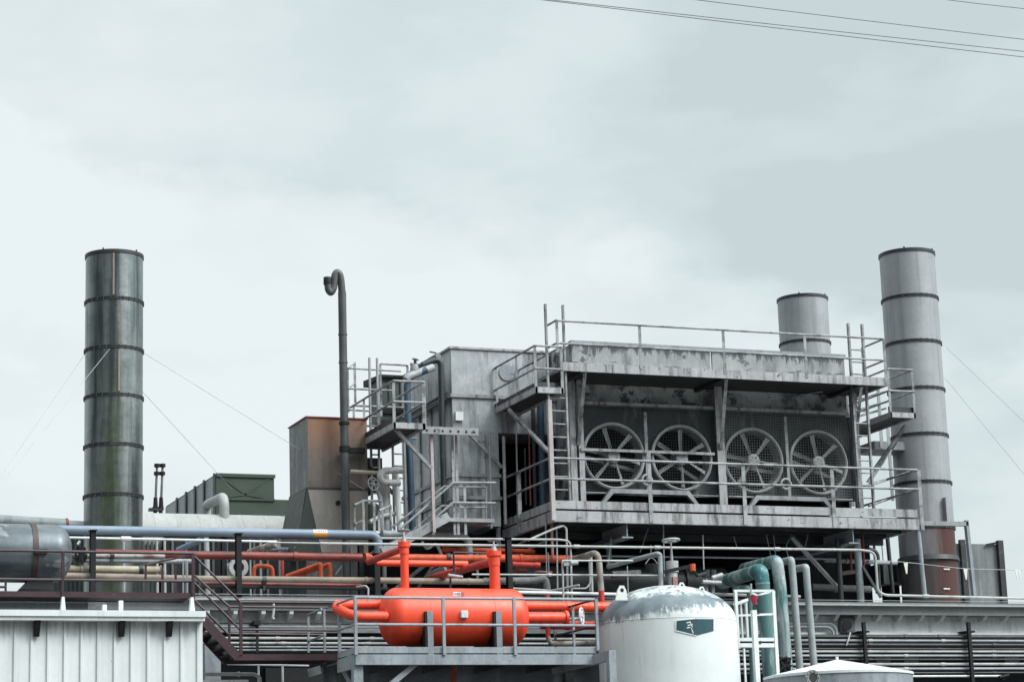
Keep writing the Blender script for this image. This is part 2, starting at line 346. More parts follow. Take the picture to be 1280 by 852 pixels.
away = wr(wdot((-.55, -.83, 0)), -.30, .30, 0, 1)          # unseen low sky behind-left, dimmed on purpose to deepen shade on the plant
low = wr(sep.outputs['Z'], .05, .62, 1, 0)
glow = wr(wdot((math.sin(SUN_AZ)*math.cos(SUN_EL), math.cos(SUN_AZ)*math.cos(SUN_EL), math.sin(SUN_EL))), math.cos(math.radians(62)), 1.0, 0, 3.4)  # extra brightness added to the unseen sky round the sun for side light
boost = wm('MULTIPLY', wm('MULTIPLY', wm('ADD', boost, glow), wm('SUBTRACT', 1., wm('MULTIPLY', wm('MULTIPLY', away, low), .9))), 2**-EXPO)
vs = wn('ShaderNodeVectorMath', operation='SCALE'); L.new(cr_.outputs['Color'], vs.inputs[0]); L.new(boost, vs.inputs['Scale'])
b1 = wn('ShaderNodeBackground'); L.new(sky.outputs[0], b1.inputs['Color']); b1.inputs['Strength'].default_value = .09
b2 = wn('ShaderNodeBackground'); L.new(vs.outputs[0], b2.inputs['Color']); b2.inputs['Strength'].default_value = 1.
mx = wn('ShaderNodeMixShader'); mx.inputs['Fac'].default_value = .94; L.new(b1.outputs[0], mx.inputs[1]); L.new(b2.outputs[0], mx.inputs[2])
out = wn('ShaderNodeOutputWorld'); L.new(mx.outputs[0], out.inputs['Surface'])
sl = bpy.data.lights.new('sun', 'SUN'); sl.energy = 1.5; sl.angle = math.radians(22); sl.color = (1, .98, .95)
so = bpy.data.objects.new('sun', sl); col.objects.link(so)
tos = Vector((math.sin(SUN_AZ)*math.cos(SUN_EL), math.cos(SUN_AZ)*math.cos(SUN_EL), math.sin(SUN_EL)))
so.rotation_euler = tos.to_track_quat('Z', 'Y').to_euler(); so.location = (0, 0, 40)
scn.view_settings.view_transform = 'Standard'; scn.view_settings.look = 'None'; scn.view_settings.gamma = 1; scn.view_settings.exposure = EXPO

# ------------------------------------------------------------------ helpers for steelwork
def pipe(label, pts, rpx, mt, name='pipe', cat='pipe', group=None, bend=2.2, n=12, rings=(), ringmat=None, ringk=1.35, ringl=1.0, parent=None, tubename='tube'):
    """A run of pipe through photo points (x, y, Y); rings = places (segment, t) that carry a flange or coupling."""
    P = [P3(p) for p in pts]; r = rpx*S(P[len(P)//2])
    mb = MB().tube(P, r, bend*r*1.3, n)
    if parent is None and not rings: return one(name, label, cat, mb, mt, group)
    root = parent or thing(name, label, cat, (P[0]+P[-1])/2 if False else Vector((P[0].x, P[0].y, min(p.z for p in P)-r)), group)
    t = mb.build(tubename, mt, root)
    for i, tt in rings:
        a, b = P[i], P[i+1]; c = a.lerp(b, tt); d = (b-a).normalized()
        MB().tube([c-d*r*ringl*.5, c+d*r*ringl*.5], r*ringk, 0, n).build('flange', ringmat or mt, root)
    return root
def wheel(parent, c, R, axis, mt='handwheel', name='handwheel'):
    """A valve handwheel: rim, hub and three spokes joined into one mesh."""
    c = Vector(c); mb = MB(); K = 20; rr = R*.13; ax = Vector(axis).normalized()
    u = ax.cross(Vector((0, 0, 1)) if abs(ax.z) < .9 else Vector((1, 0, 0))).normalized(); v = ax.cross(u)
    ring = []
    for k in range(K):
        a = 2*math.pi*k/K; d = u*math.cos(a)+v*math.sin(a)
        ring.append([c+d*(R+rr*math.cos(2*math.pi*q/6))+ax*rr*math.sin(2*math.pi*q/6) for q in range(6)])
    vs = [p for q in ring for p in q]
    mb.add(vs, [(k*6+q, k*6+(q+1) % 6, ((k+1) % K)*6+(q+1) % 6, ((k+1) % K)*6+q) for k in range(K) for q in range(6)])
    for k in range(3):
        a = math.pi*k/3; d = u*math.cos(a)+v*math.sin(a); mb.tube([c-d*R, c+d*R], rr*.8, 0, 5)
    mb.tube([c-ax*R*.16, c+ax*R*.16], R*.22, 0, 8)
    return mb.build(name, mt, parent)
def vpost(parent, x, y0, y1, Y, wpx=4, mt='railing', name='post', kind='angle'):
    a, b = W(x, y0, Y), W(x, y1, Y); X = (a.x+b.x)/2; a.x = b.x = X; wd = wpx*S(a)
    mb = MB()
    if kind == 'angle': mb.angle(b, a, wd)
    elif kind == 'round': mb.tube([b, a], wd/2, 0, 8)
    else: mb.bar(b, a, wd)
    return mb.build(name, mt, parent)
def rail(parent, pts, wpx=2.8, mt='railing', name='rail'):
    P = [P3(p) for p in pts]; return MB().tube(P, wpx*S(P[0])/2, .02, 8).build(name, mt, parent)
def strut(parent, a, b, wpx, mt='railing', name='brace'):
    a, b = P3(a), P3(b); return MB().angle(a, b, wpx*S(a), .014).build(name, mt, parent)
YF = 46.23

# ------------------------------------------------------------------ ground and main building
struct('ground', MB().add([(-400, -60, 0), (500, -60, 0), (500, 900, 0), (-400, 900, 0)], [(0, 1, 2, 3)]), 'ground_concrete')
ZR = 6.86                                                   # top of the roof
bld = thing('factory_building', 'long low flat roofed works building with white eaves under the rooftop machinery', 'building', (22, 46.7, 0))
MB().box(2, 48, 46.71, 74, 0, 6.62).build('wall', 'wall_dark', bld)
ya, yb = W(1150, 772, 46.66).z, W(1150, 790.5, 46.66).z
MB().box(9.2, 48, 46.66, 46.708, yb, 6.62).build('wall_board', 'wall_white', bld)
MB().box(9.2, 48, 46.58, 46.708, yb-.05, yb-.002).build('ledge', 'white_steel', bld)
MB().box(1.9, 48.1, 46.30, 74, 6.622, ZR).build('roof', 'roofing', bld)
e0 = W(1150, 751, 46.2).z; e1 = W(1150, 757, 46.2).z
MB().box(9.4, 48.1, 46.16, 46.298, e1, ZR+.03).build('fascia', 'white_steel', bld)
MB().box(9.4, 48.1, 46.08, 46.158, e0, ZR+.06).build('gutter', 'white_paint', bld)
for xs in (list(range(258, 480, 35))+[int(1022+26.6*i) for i in range(0, 10)]):
    X = W(xs, 764, 46.26).x; zt = e1-.004; zb = W(xs, 773, 46.36).z
    MB().prism([(46.302, zt), (46.658, zt), (46.658, zb-.03), (46.50, zb-.03), (46.32, zb+.10)], 'x', X, X+.085).build('rafter', 'white_steel', bld)

# pipe runs clamped along the right wall
runs = [(795.5, 4.6, 'dark_pipe'), (800.3, 3.4, 'grey_pipe'), (805.6, 4.6, 'dark_pipe'), (810.5, 2.6, 'dark_pipe'), (813.8, 3.0, 'light_pipe'), (819, 3.2, 'grey_pipe'), (823.6, 2.4, 'dark_pipe'),
        (829.6, 3.6, 'light_pipe'), (835.2, 3.4, 'grey_pipe'), (840.4, 3, 'dark_pipe')]
tone = {'dark_pipe': 'dark', 'grey_pipe': 'mid grey', 'light_pipe': 'pale grey'}
nth = ['topmost', 'second', 'third', 'fourth', 'fifth', 'sixth', 'seventh', 'eighth', 'ninth', 'lowest']
for i, (yy, wd, mt) in enumerate(runs):
    p = W(1180, yy, 46.38); a = Vector((W(860, yy, 46.38).x, 46.38, p.z)); b = Vector((34.5, 46.38, p.z))
    r = wd/2*S(p); root = thing('wall_pipe', f'{tone[mt]} pipe along the right wall, {nth[i]} of the stacked run', 'pipe', (a.x, 46.38, p.z), 'pipes stacked along the right wall')
    MB().tube([a, b], r, 0, 10).build('tube', mt, root)
    for xx in random.sample([1085, 1130, 1172, 1176, 1240, 1060], 2):
        c = W(xx, yy, 46.38).x; MB().tube([(c, 46.38, p.z), (c+.11, 46.38, p.z)], r*1.3, 0, 10).build('coupling', 'light_pipe' if mt != 'dark_pipe' else mt, root)
for k, (xs, yt, yb_) in enumerate([(1081, 777, 831), (1213, 777, 853)]):
    root = thing('pipe_hanger', ['black strut holding wall pipes beside the broken valve box', 'black strut holding wall pipes nearest the right edge'][k], 'pipe hanger', W(xs, yb_, 46.26), 'struts holding wall pipes')
    vpost(root, xs, yt, yb_, 46.26, 4.2, 'black', 'strut', 'bar')
    a = W(xs, yt+10, 46.26); MB().box(a.x-.12, a.x+.12, 46.26, 46.65, a.z-.05, a.z-.01).build('bracket_arm', 'black', root)
pipe('thin white pipe near the ground end of the right wall run', [(1100, 844.7, 46.32), (1258, 844.2, 46.32)], 1.3, 'white_steel', n=8)
one('shut_off_valve', 'small dark valve on the thin white wall pipe', 'valve', MB().tube([W(1249, 846, 46.26), W(1261, 843, 46.26)], .04, 0, 8).box(W(1253, 846, 46.26).x, W(1257, 846, 46.26).x, 46.28, 46.38, W(1255, 849, 46.26).z, W(1255, 843, 46.26).z), 'black')
for k, xs in enumerate((1104, 1139, 1265)):
    a, b = W(xs-9, 820, 46.66), W(xs+9, 828, 46.66)
    one('louvre', f'grey louvre behind wall pipes, {["left", "middle", "right"][k]} of three', 'louvre', MB().box(a.x, b.x, 46.65, 46.705, b.z, a.z), 'screen_panel', 'louvres behind the wall pipes')
# corroded valve box and conduits by the wall
root = thing('valve_box', 'corroded valve box on the white wall above the pipe run', 'valve box', W(1060, 795, 46.56))
a, b = W(1049, 771, 46.56), W(1068, 791, 46.56)
MB().box(a.x, b.x, 46.50, 46.65, b.z, a.z).build('casing', 'insulation', root, bevel=.02)
MB().tube([W(1059, 781, 46.46), W(1059, 781, 46.34)], .11, 0, 10).build('cap', 'dark_pipe', root)
MB().tube([W(1063, 790, 46.36), W(1060, 800, 46.31), W(1058, 806, 46.31)], .02, .02, 6).build('drip_tube', 'light_pipe', root)
for k, (dy, c) in enumerate(((0, 'upper'), (4, 'lower'))):
    pipe(f'{c} bent grey conduit left of the corroded valve box', [(985, 779+dy, 46.51), (1040-dy, 779+dy, 46.51), (1046-dy, 786+dy, 46.51), (1046-dy, 796, 46.46)], 1.5, 'grey_pipe', name='conduit', cat='conduit', bend=3, n=8)

# pipe runs along the left wall, behind the purple stair
runsL = [(778.5, 2.6, 'dark_pipe'), (783, 2.4, 'grey_pipe'), (797.2, 3.4, 'light_pipe'), (803.3, 3.0, 'light_pipe'), (808, 2.2, 'grey_pipe'), (812, 2.2, 'grey_pipe'), (820, 4.5, 'dark_pipe')]
nl = ['topmost', 'second', 'third', 'fourth', 'fifth', 'sixth', 'lowest']
for i, (yy, wd, mt) in enumerate(runsL):
    p = W(380, yy, 46.46); a = Vector((W(250, yy, 46.46).x, 46.46, p.z)); b = Vector((W(752, yy, 46.46).x, 46.46, p.z))
    root = thing('wall_pipe', f'{tone[mt]} pipe behind the purple stair, {nl[i]} on that wall', 'pipe', a, 'pipes on the wall behind the stair')
    MB().tube([a, b], wd/2*S(p), 0, 10).build('tube', mt, root)
    for xx in (330+i*7, 470-i*4):
        c = W(xx, yy, 46.46).x; MB().tube([(c, 46.46, p.z), (c+.1, 46.46, p.z)], wd*.66*S(p), 0, 10).build('coupling', mt, root)
root = thing('pipe_hanger', 'black strut with bolted clamp on the wall behind the purple stair', 'pipe hanger', W(321, 815, 46.36))
vpost(root, 321.5, 776, 815, 46.34, 3, 'black', 'strut', 'bar'); a = W(321, 778, 46.31); MB().box(a.x-.07, a.x+.07, 46.26, 46.65, a.z-.04, a.z+.04).build('clamp', 'black', root)
one('hanging_hook', 'pale chain and hook hanging below the left eaves', 'hook', MB().tube([W(342, 752, 46.1), W(342, 766, 46.1), W(340.5, 772, 46.1), W(343, 773, 46.1)], .025, .02, 6), 'light_pipe')

# ------------------------------------------------------------------ stacks
def stack(name, label, xtop, xbot, ytop, rpx, Y, bands, mt, group, nbolt=True, seams=(), taper=0):
    top = W(xtop, ytop, Y); X = (W(xbot, 745, Y).x+top.x)/2; c = Vector((X, Y, 0)); R = rpx*S(top)
    root = thing(name, label, 'chimney stack', (X, Y, ZR), group)
    zt = top.z
    zs = [zt]+[W(xtop+(xbot-xtop)*(b-ytop)/(745-ytop), b, Y).z for b in bands]+[ZR]
    for i in range(len(zs)-1):
        a, b = zs[i], zs[i+1]
        rr = R*(1+.004*(i % 2))
        if i == 0: MB().lathe([(rr, b+.004), (rr, a), (rr-.02, a), (rr-.02, b+.3), (0, b+.3)], c, n=64).build('shell_ring', mt, root)
        else: MB().lathe([(rr, b+.004), (rr, a-.004)], c, n=64).build('shell_ring', mt, root)
        fr = R*1.035
        f = MB().lathe([(R*.985, a-.035), (fr, a-.035), (fr, a-.008), (R*1.02, a-.006), (R*1.02, a+.008), (fr, a+.010), (fr, a+.035), (R*.985, a+.035)] if i else [(R*.97, a-.06), (R*1.03, a-.06), (R*1.03, a+.02), (R*.97, a+.02)], c, n=64, close=True)
        if i:
            for k in range(28):
                an = 2*math.pi*k/28+i; q = c+Vector((math.cos(an)*R*1.03, math.sin(an)*R*1.03, a-.045)); f.tube([q, q+Vector((0, 0, .09))], .012, 0, 5)
        f.build('flange_ring', 'dark_pipe', root)
    for i, xs in seams:
        ym = (bands[i-1] if i else ytop)+20; p = W(xs, ym, Y); 
        dx = p.x-X; ang = math.atan2(-math.sqrt(max(0, R*R-dx*dx)), dx)
        q = Vector((X+math.cos(ang)*R, Y+math.sin(ang)*R, 0)); t = Vector((-math.sin(ang), math.cos(ang), 0)); n_ = Vector((math.cos(ang), math.sin(ang), 0))
        z0, z1 = zs[i+1]+.07, zs[i]-.07
        MB().hexa([q-t*.02-n_*.01+Vector((0, 0, z0)), q+t*.02-n_*.01+Vector((0, 0, z0)), q+t*.02+n_*.012+Vector((0, 0, z0)), q-t*.02+n_*.012+Vector((0, 0, z0))],
                  [q-t*.02-n_*.01+Vector((0, 0, z1)), q+t*.02-n_*.01+Vector((0, 0, z1)), q+t*.02+n_*.012+Vector((0, 0, z1)), q-t*.02+n_*.012+Vector((0, 0, z1))]).build('seam_strip', 'tan_pipe', root)
    for dx in (-.55, .62):
        MB().bar((X+R*dx, Y-R*.75, zt-.02), (X+R*dx, Y-R*.75, zt+.07), .03).build('lifting_lug', 'dark_pipe', root)
    return root, c, R, zs
G = 'round steel stacks on the roof'
st1 = stack('steel_stack', 'dark weathered steel stack with green algae, standing alone on the left', 142.6, 141.5, 321, 35.4, 50.5, [380, 440, 499, 560, 622], 'stack_dark', G, seams=[(0, 135), (1, 144), (2, 141.5)])
st2 = stack('steel_stack', 'tall grey steel stack with rusty red base at the right', 1135.8, 1160.8, 319, 34.2, 48.9, [376, 432, 490, 547, 606, 662, 701], 'stack_grey', G)
r2, c2, R2, z2 = st2
MB().lathe([(R2*1.10, z2[7]-.035), (R2*1.12, z2[7]-.03), (R2*1.06, z2[7]+.085)], c2, n=64).build('skirt', 'dark_pipe', r2)
def on_stack(c, R, xs, ys, out=0):
    Y = c.y-R; p = W(xs, ys, Y); dx = max(-R, min(R, p.x-c.x)); Y = c.y-math.sqrt(max(0, R*R-dx*dx))-out; return W(xs, ys, Y)
for k, (x0, y0, x1, y1) in enumerate([(1184, 622, 1187, 655)]):
    a = on_stack(c2, R2, 1178, 622, .0); b = on_stack(c2, R2, 1180, 655, 0)
    MB().box(a.x, a.x+.05, a.y-.14, a.y+.2, b.z, a.z).build('gusset', 'stack_grey', r2)
a, b = on_stack(c2, R2, 1157, 706, .0), on_stack(c2, R2, 1181, 742, .0)
dr = MB(); K = 8
ang0, ang1 = math.atan2(a.y-c2.y, a.x-c2.x), math.atan2(b.y-c2.y, b.x-c2.x)
def curved_patch(c, R, a0, a1, z0, z1, t=.02, K=10):
    mb = MB(); vs = []
    for rr in (R-.005, R+t):
        for k in range(K+1):
            an = a0+(a1-a0)*k/K
            for z in (z0, z1): vs.append((c.x+math.cos(an)*rr, c.y+math.sin(an)*rr, z))
    n = 2*(K+1); fs = []
    for k in range(K):
        i = 2*k; fs += [(i, i+1, i+3, i+2), (n+i, n+i+2, n+i+3, n+i+1), (i, i+2, n+i+2, n+i), (i+1, n+i+1, n+i+3, i+3)]
    fs += [(0, n, n+1, 1), (2*K, 2*K+1, n+2*K+1, n+2*K)]
    return mb.add(vs, fs)
dd = curved_patch(c2, R2*1.004, ang0, ang1, b.z, a.z).build('inspection_door', 'stack_grey', r2)
for yy in (711, 735.5):
    h = on_stack(c2, R2, 1183, yy, .03); MB().tube([h+Vector((-.08, 0, 0)), h+Vector((.1, .02, 0))], .018, 0, 8).build('door_handle', 'white_steel', dd)
st3 = stack('steel_stack', 'short pale grey stack rising behind the fan house roof', 1006, 1022, 374.5, 31.2, 57.5, [431, 490], 'stack_grey', G)

# guy cables
def guy(label, a, b, rad=.005): one('guy_cable', label, 'cable', MB().tube([a, b], rad, 0, 5), 'guy_cable', 'thin guy cables staying the stacks')
c1, R1, z1 = st1[1], st1[2], st1[3]
guy('left stack guy cable from the left side of its collar, upper of two', W(104.5, 444.5, 50.5), W(-60, 683, 47))
guy('left stack guy cable crossing the front of the stack down leftward', on_stack(c1, R1, 137, 436, .02), W(-60, 680, 44))
guy('left stack guy cable running long and shallow to the rusty duct', W(179, 440.5, 50.5), W(456, 612, 47.9))
guy('left stack guy cable running steeply down behind the green container', W(177, 488, 50.5), W(290, 611, 62))
guy('right stack guy cable running down to the right, upper of two', W(1183, 434, 49.5), W(1330, 575, 53))
guy('right stack guy cable running down to the right, steeper lower one', W(1181, 472, 49.5), W(1330, 653, 50))

# ------------------------------------------------------------------ fan house
HY = 47.75
XL, XR = W(716, 520, HY).x, W(1059, 520, HY).x
zpar0, zpar1 = W(890, 462, HY).z, W(890, 437, HY).z
zb = W(890, 626, HY).z-.1
house = thing('fan_house', 'large stained steel cooler house holding four big fans behind wire screens', 'cooler house', ((XL+XR)/2, HY+1.5, zb))
zs = W(895, 515, HY).z                 # top of the screened bays
XM = W(896, 560, HY).x
MB().box(XL, XR, HY+3.1, HY+3.2, zb, zpar0).build('back_wall', 'house_panel', house)
MB().box(XL, XL+.06, HY+.06, HY+3.098, zb, zpar0).build('end_wall', 'house_panel', house)
MB().box(XR-.06, XR, HY+.06, HY+3.098, zb, zpar0).build('end_wall', 'house_panel', house)
MB().box(XL+.062, XR-.062, HY+.06, HY+3.098, zb, zb+.06).build('floor_plate', 'interior', house)
MB().box(XL+.062, XR-.062, HY+1.4, HY+1.46, zb+.062, zpar0).build('coil_bank', 'interior', house)
zmid = (zs+zpar0)/2+.06
MB().box(XL, XM-.02, HY, HY+.058, zs, zmid).build('front_panel', 'house_front', house)
MB().box(XM+.02, XR, HY, HY+.058, zs, zmid).build('front_panel', 'house_front', house)
MB().box(XL, XM-.02, HY+.012, HY+.06, zmid+.025, zpar0).build('front_panel', 'house_front', house)
MB().box(XM+.02, XR, HY+.012, HY+.06, zmid+.025, zpar0).build('front_panel', 'house_front', house)
XS = W(889, 450, HY+.1).x; XPL, XPR = W(715, 440, HY+.1).x, W(1055.5, 457, HY+.1).x
MB().box(XPL, XS-.025, HY+.1, HY+.16, zpar0+.002, zpar1).build('parapet', 'parapet', house)
MB().box(XS+.025, XPR, HY+.1, HY+.16, zpar0+.002, zpar1).build('parapet', 'parapet', house)
MB().box(XPL, XPL+.05, HY+.162, HY+2.9, zpar0+.002, zpar1).build('parapet', 'parapet', house)
MB().box(XPL-.03, XPR+.03, HY+.06, HY+.26, zpar1+.001, zpar1+.07).build('coping', 'grey_paint', house)
MB().box(XL, XR, HY+.062, HY+3.2, zpar0+.0, zpar0-.05).build('roof_deck', 'roofing', house)
# bottom strip over the screens
for a, b in ((W(728, 512, 47.5).x, XM-.05), (XM+.05, W(1060, 524, 47.5).x)):
    MB().box(a, b, 47.44, HY-.002, zs-.005, zs+.07).build('screen_head', 'beam', house)
# fan plate with round openings
fans = [(766.5, 570.0), (851.5, 572.5), (941.2, 575.6), (1022.5, 578.2)]
FY = 47.62
fc = [W(x, y, 47.45) for x, y in fans]; FR = 40.6*S(fc[1])
zf0, zf1 = W(895, 622, FY).z, zs-.006
bx = [XL, (fc[0].x+fc[1].x)/2, XM, (fc[2].x+fc[3].x)/2, XR]
for k in range(4):
    xa, xb = bx[k]+.004, bx[k+1]-.004; c = Vector((fc[k].x, FY, fc[k].z)); n = 64; R = FR*.97
    ci, co = [], []
    for i in range(n):
        a = 2*math.pi*i/n; d = (math.cos(a), math.sin(a))
        t = min(((xb-c.x) if d[0] > 0 else (xa-c.x))/d[0] if abs(d[0]) > 1e-6 else 1e9, ((zf1-c.z) if d[1] > 0 else (zf0-c.z))/d[1] if abs(d[1]) > 1e-6 else 1e9)
        ci.append((c.x+d[0]*R, FY, c.z+d[1]*R)); co.append((c.x+d[0]*t, FY, c.z+d[1]*t))
    # corners
    mb = MB().add(ci+co, [(i, (i+1) % n, n+(i+1) % n, n+i) for i in range(n)])
    for sx, sz in ((xa, zf0), (xa, zf1), (xb, zf0), (xb, zf1)):
        aa = math.atan2(sz-c.z, sx-c.x) % (2*math.pi); i = int(aa/(2*math.pi)*n) % n
        mb.add([co[i], co[(i+1) % n], (sx, FY, sz)], [(0, 1, 2)])
    mb.build('fan_plate', 'house_dark', house)
# columns and mullions in front of the bays
for x0, x1, yt, yb_ in ((709.5, 717.5, 470, 628), (720, 727, 470, 628), (892.5, 903, 476, 634), (1063.5, 1072, 485, 637)):
    xm = (x0+x1)/2; a = W(xm, yt, 47.5); b = W(xm, yb_, 47.5); X = (a.x+b.x)/2; h = (x1-x0)*S(a)/2
    mb = MB().box(X-h, X+h, 47.36, 47.375, b.z, a.z).box(X-.012, X+.012, 47.376, 47.60, b.z, a.z)
    mb.build('column', 'beam', house)
for xm, yt, yb_ in ((808.5, 515, 616), (984.5, 521, 622)):
    a, b = W(xm, yt, 47.38), W(xm, yb_, 47.38); X = (a.x+b.x)/2; MB().angle((X, 47.38, b.z), (X, 47.38, a.z), .075).build('mullion', 'railing', house)
a, b = W(726, 561, 47.33), W(893, 567.5, 47.33); MB().bar((a.x, 47.33, (a.z+b.z)/2), (b.x, 47.33, (a.z+b.z)/2), .045, .06).build('screen_rail', 'beam', house)
# wire screens
for k, (x0, x1) in enumerate(((W(728, 560, 47.42).x, XM-.06), (XM+.06, W(1061, 560, 47.42).x))):
    z0, z1_ = W(895, 619, 47.42).z, zs-.01; nx, nz = int((x1-x0)/.062), int((z1_-z0)/.062)
    vs = [(x0+(x1-x0)*i/nx, 47.42+.012*math.sin(i*.7+j*.3), z0+(z1_-z0)*j/nz) for j in range(nz+1) for i in range(nx+1)]
    o = MB().add(vs, [(j*(nx+1)+i, j*(nx+1)+i+1, (j+1)*(nx+1)+i+1, (j+1)*(nx+1)+i) for j in range(nz) for i in range(nx)]).build('wire_screen', 'wire' if k == 0 else 'wire_pale', house, smooth=0)
    m = o.modifiers.new('wires', 'WIREFRAME'); m.thickness = .007 if k == 0 else .0085; m.use_boundary = True; m.use_replace = True
    MB().bar((x0, 47.40, z0-.012), (x1, 47.40, z0-.012), .03).build('screen_sill', 'railing', house)
# drip trays under the screens
for x0, x1, yy in ((750, 872, 620), (932, 1042, 628)):
    a, b = W(x0, yy+4, 47.3), W(x1, yy+8, 47.3); z = W((x0+x1)/2, yy-2, 47.3).z
    i0, i1 = a.x+.24, b.x-.24
    MB().prism([(a.x, z-.22), (a.x+.09, z-.22), (i0+.06, z), (i1-.06, z), (b.x-.09, z-.22), (b.x, z-.22), (i1, z+.10), (i0, z+.10)], 'y', 47.2, 47.32).build('drip_tray', 'galvanised', house)
one('loose_strip', 'loose pale metal strip sticking out under the walkway above the fans', 'metal strip', MB().bar(W(1000, 494, 47.7), W(1028, 489.5, 47.2), .05, .02), 'beam')

# fans
flabels = ['leftmost big fan, beside the ladder in the left screened bay', 'second big fan from the left, just left of the middle column', 'third big fan, just right of the middle column behind pale screen wires', 'rightmost big fan, beside the right hand column of the cooler house']
def make_fan(c, R):
    root = thing('cooling_fan', flabels[0], 'fan', c, 'big fans in the cooler house')
    MB().lathe([(R*.93, .30), (R*.935, .02), (R*.945, -.04), (R*.985, -.07), (R*1.035, -.045), (R*1.035, .0), (R*.985, .015), (R*.975, .30)], c, 'y', 64, close=True).build('shroud_ring', 'fan_metal', root)
    hub = MB().lathe([(0, -.06), (.13, -.06), (.155, -.04), (.155, .10), (.07, .12), (.07, .26), (0, .26)], c, 'y', 20).build('hub', 'fan_metal', root)
    bl = MB()
    for k in range(6):
        a = 2*math.pi*k/6; q = Vector((math.cos(a)*.085, -.075, math.sin(a)*.085)); bl.tube([c+q, c+q+Vector((0, .03, 0))], .02, 0, 6)
    bl.build('bolt_circle', 'galvanised', hub)
    for k in range(6):
        a = 2*math.pi*k/6; d = Vector((math.cos(a), 0, math.sin(a))); t = Vector((-math.sin(a), 0, math.cos(a)))
        vs = []; K = 6; 
        for i in range(K+1):
            s = i/K; rr = .10+(R*.90-.10)*s; tw = math.radians(48-26*s); wd = .06+.045*s
            u = t*math.cos(tw)+Vector((0, 1, 0))*math.sin(tw); nn = d.cross(u).normalized()
            for j in (-1, -.3, .3, 1):
                vs.append(c+d*rr+u*wd*j*.5+nn*(.018*(abs(j)-.5)))
            for j in (1, .3, -.3, -1):
                vs.append(c+d*rr+u*wd*j*.5+nn*(.018*(abs(j)-.5)+.010))
        fs = [(i*8+q, i*8+(q+1) % 8, (i+1)*8+(q+1) % 8, (i+1)*8+q) for i in range(K) for q in range(8)]+[tuple(range(8)), tuple(range(K*8+7, K*8-1, -1))]
        MB().add(vs, fs).build('blade', 'fan_metal', root)
    MB().tube([c+Vector((0, .26, 0)), c+Vector((0, .55, 0))], .16, 0, 16).build('motor', 'dark_pipe', root)
    bar = MB().bar(c+Vector((-R*.95, .29, -.12)), c+Vector((R*.95, .29, -.12)), .05, .08); bar.build('support_bar', 'galvanised', root)
    return root
fan0 = make_fan(fc[0], FR)
for k in (1, 2, 3):
    f = copy_tree(fan0); f.location = fc[k]; f.rotation_euler = (0, (.0, .52, .15, .33)[k], 0); f['label'] = flabels[k]; LABELS[flabels[k]] = 1
fan0.rotation_euler = (0, .22, 0)

# ------------------------------------------------------------------ lower fan platform
def ladder(label, x0, x1, yt, yb_, Y, rungs, mt='railing', wpx=4, group='steel ladders on the plant'):
    a0, b0, a1, b1 = W(x0[0], yt, Y), W(x0[1], yb_, Y), W(x1[0], yt, Y), W(x1[1], yb_, Y)
    X0, X1 = (a0.x+b0.x)/2, (a1.x+b1.x)/2; z1_, z0 = a0.z, b0.z
    root = thing('ladder', label, 'ladder', ((X0+X1)/2, Y, z0), group); wd = wpx*S(a0)
    for X in (X0, X1): MB().bar((X, Y, z0), (X, Y, z1_), wd*.6, wd).build('stile', mt, root)
    zt = W((x0[0]+x1[0])/2, rungs[0], Y).z; z = zt
    while z > z0+.1:
        MB().tube([(X0, Y, z), (X1, Y, z)], .018, 0, 8).build('rung', mt, root); z -= rungs[1]
    return root
pf = W(692, 650.8, YF); XA, XB = pf.x, W(1150, 662, YF).x
zB0 = W(900, 656.2, YF).z; zB1 = W(900, 642.6, YF).z; zT0 = W(900, 640.0, YF).z; zT1 = W(900, 630, YF).z
plat = thing('fan_platform', 'long steel walkway platform with railings below the four big fans', 'platform', ((XA+XB)/2, YF, zB0))
MB().box(XA, XB, YF, YF+.09, zB0, zB1).build('edge_beam', 'beam', plat, bevel=.006)
MB().box(XA, XB, YF+.03, YF+.05, zT0, zT1).build('toe_board', 'beam', plat)
YB = 49.31
MB().box(XA-.002, XA+.088, YF+.093, YB, zB0, zB1).build('edge_beam', 'beam', plat, bevel=.006)
MB().box(XA+.03, XA+.05, YF+.053, YB, zT0, zT1).build('toe_board', 'beam', plat)
MB().box(XB-.09, XB, YF+.093, YB, zB0, zB1).build('edge_beam', 'beam', plat)
MB().box(XA+.09, XB-.092, YF+.092, YB, zB1-.01, zB1+.03).build('deck', 'deck', plat)
for yy in (46.9, 47.6, 48.4): MB().box(XA+.09, XB-.092, yy, yy+.1, zB0+.01, zB1-.012).build('joist', 'dark_pipe', plat)
MB().box(XA+.1, XB-.1, YF+1.5, YF+1.6, zB0-.16, zB0-.002).build('girder', 'dark_pipe', plat)
for x, yt, yb_ in ((812.6, 564, 653), (930.7, 580, 656), (1041.8, 584, 659), (1151, 587, 662)):
    vpost(plat, x, yt, yb_, YF-.02, 5.2, 'railing')
for y0, y1, yd in ((572.3, 587, 0), (598.2, 611, 1)):
    zr = W(900, (579.3, 604.2)[yd], YF).z; MB().tube([(XA+.03, YF-.03, zr), (XB+.02, YF-.03, zr)], .027, 0, 8).build('rail', 'railing', plat)
    MB().tube([(XA-.03, YF-.03, zr), (XA-.03, YB, zr)], .027, 0, 8).build('rail', 'railing', plat)
    MB().tube([(XB+.02, YF, zr), (XB+.02, 48.9, zr)], .027, 0, 8).build('rail', 'railing', plat)
zr = W(900, 578, YF).z
p = WX(647, 630, XA-.03); MB().angle((XA-.035, p.y, zB0+.02), (XA-.035, p.y, zr), .085, face=(-1, 0, 0)).build('post', 'railing', plat)
MB().angle((XB, 48.85, zB0), (XB, 48.85, zr), .07).build('post', 'railing', plat)
vpost(plat, 689, 500, 650, YF-.035, 5.2, 'pink_post', 'corner_post', 'bar')
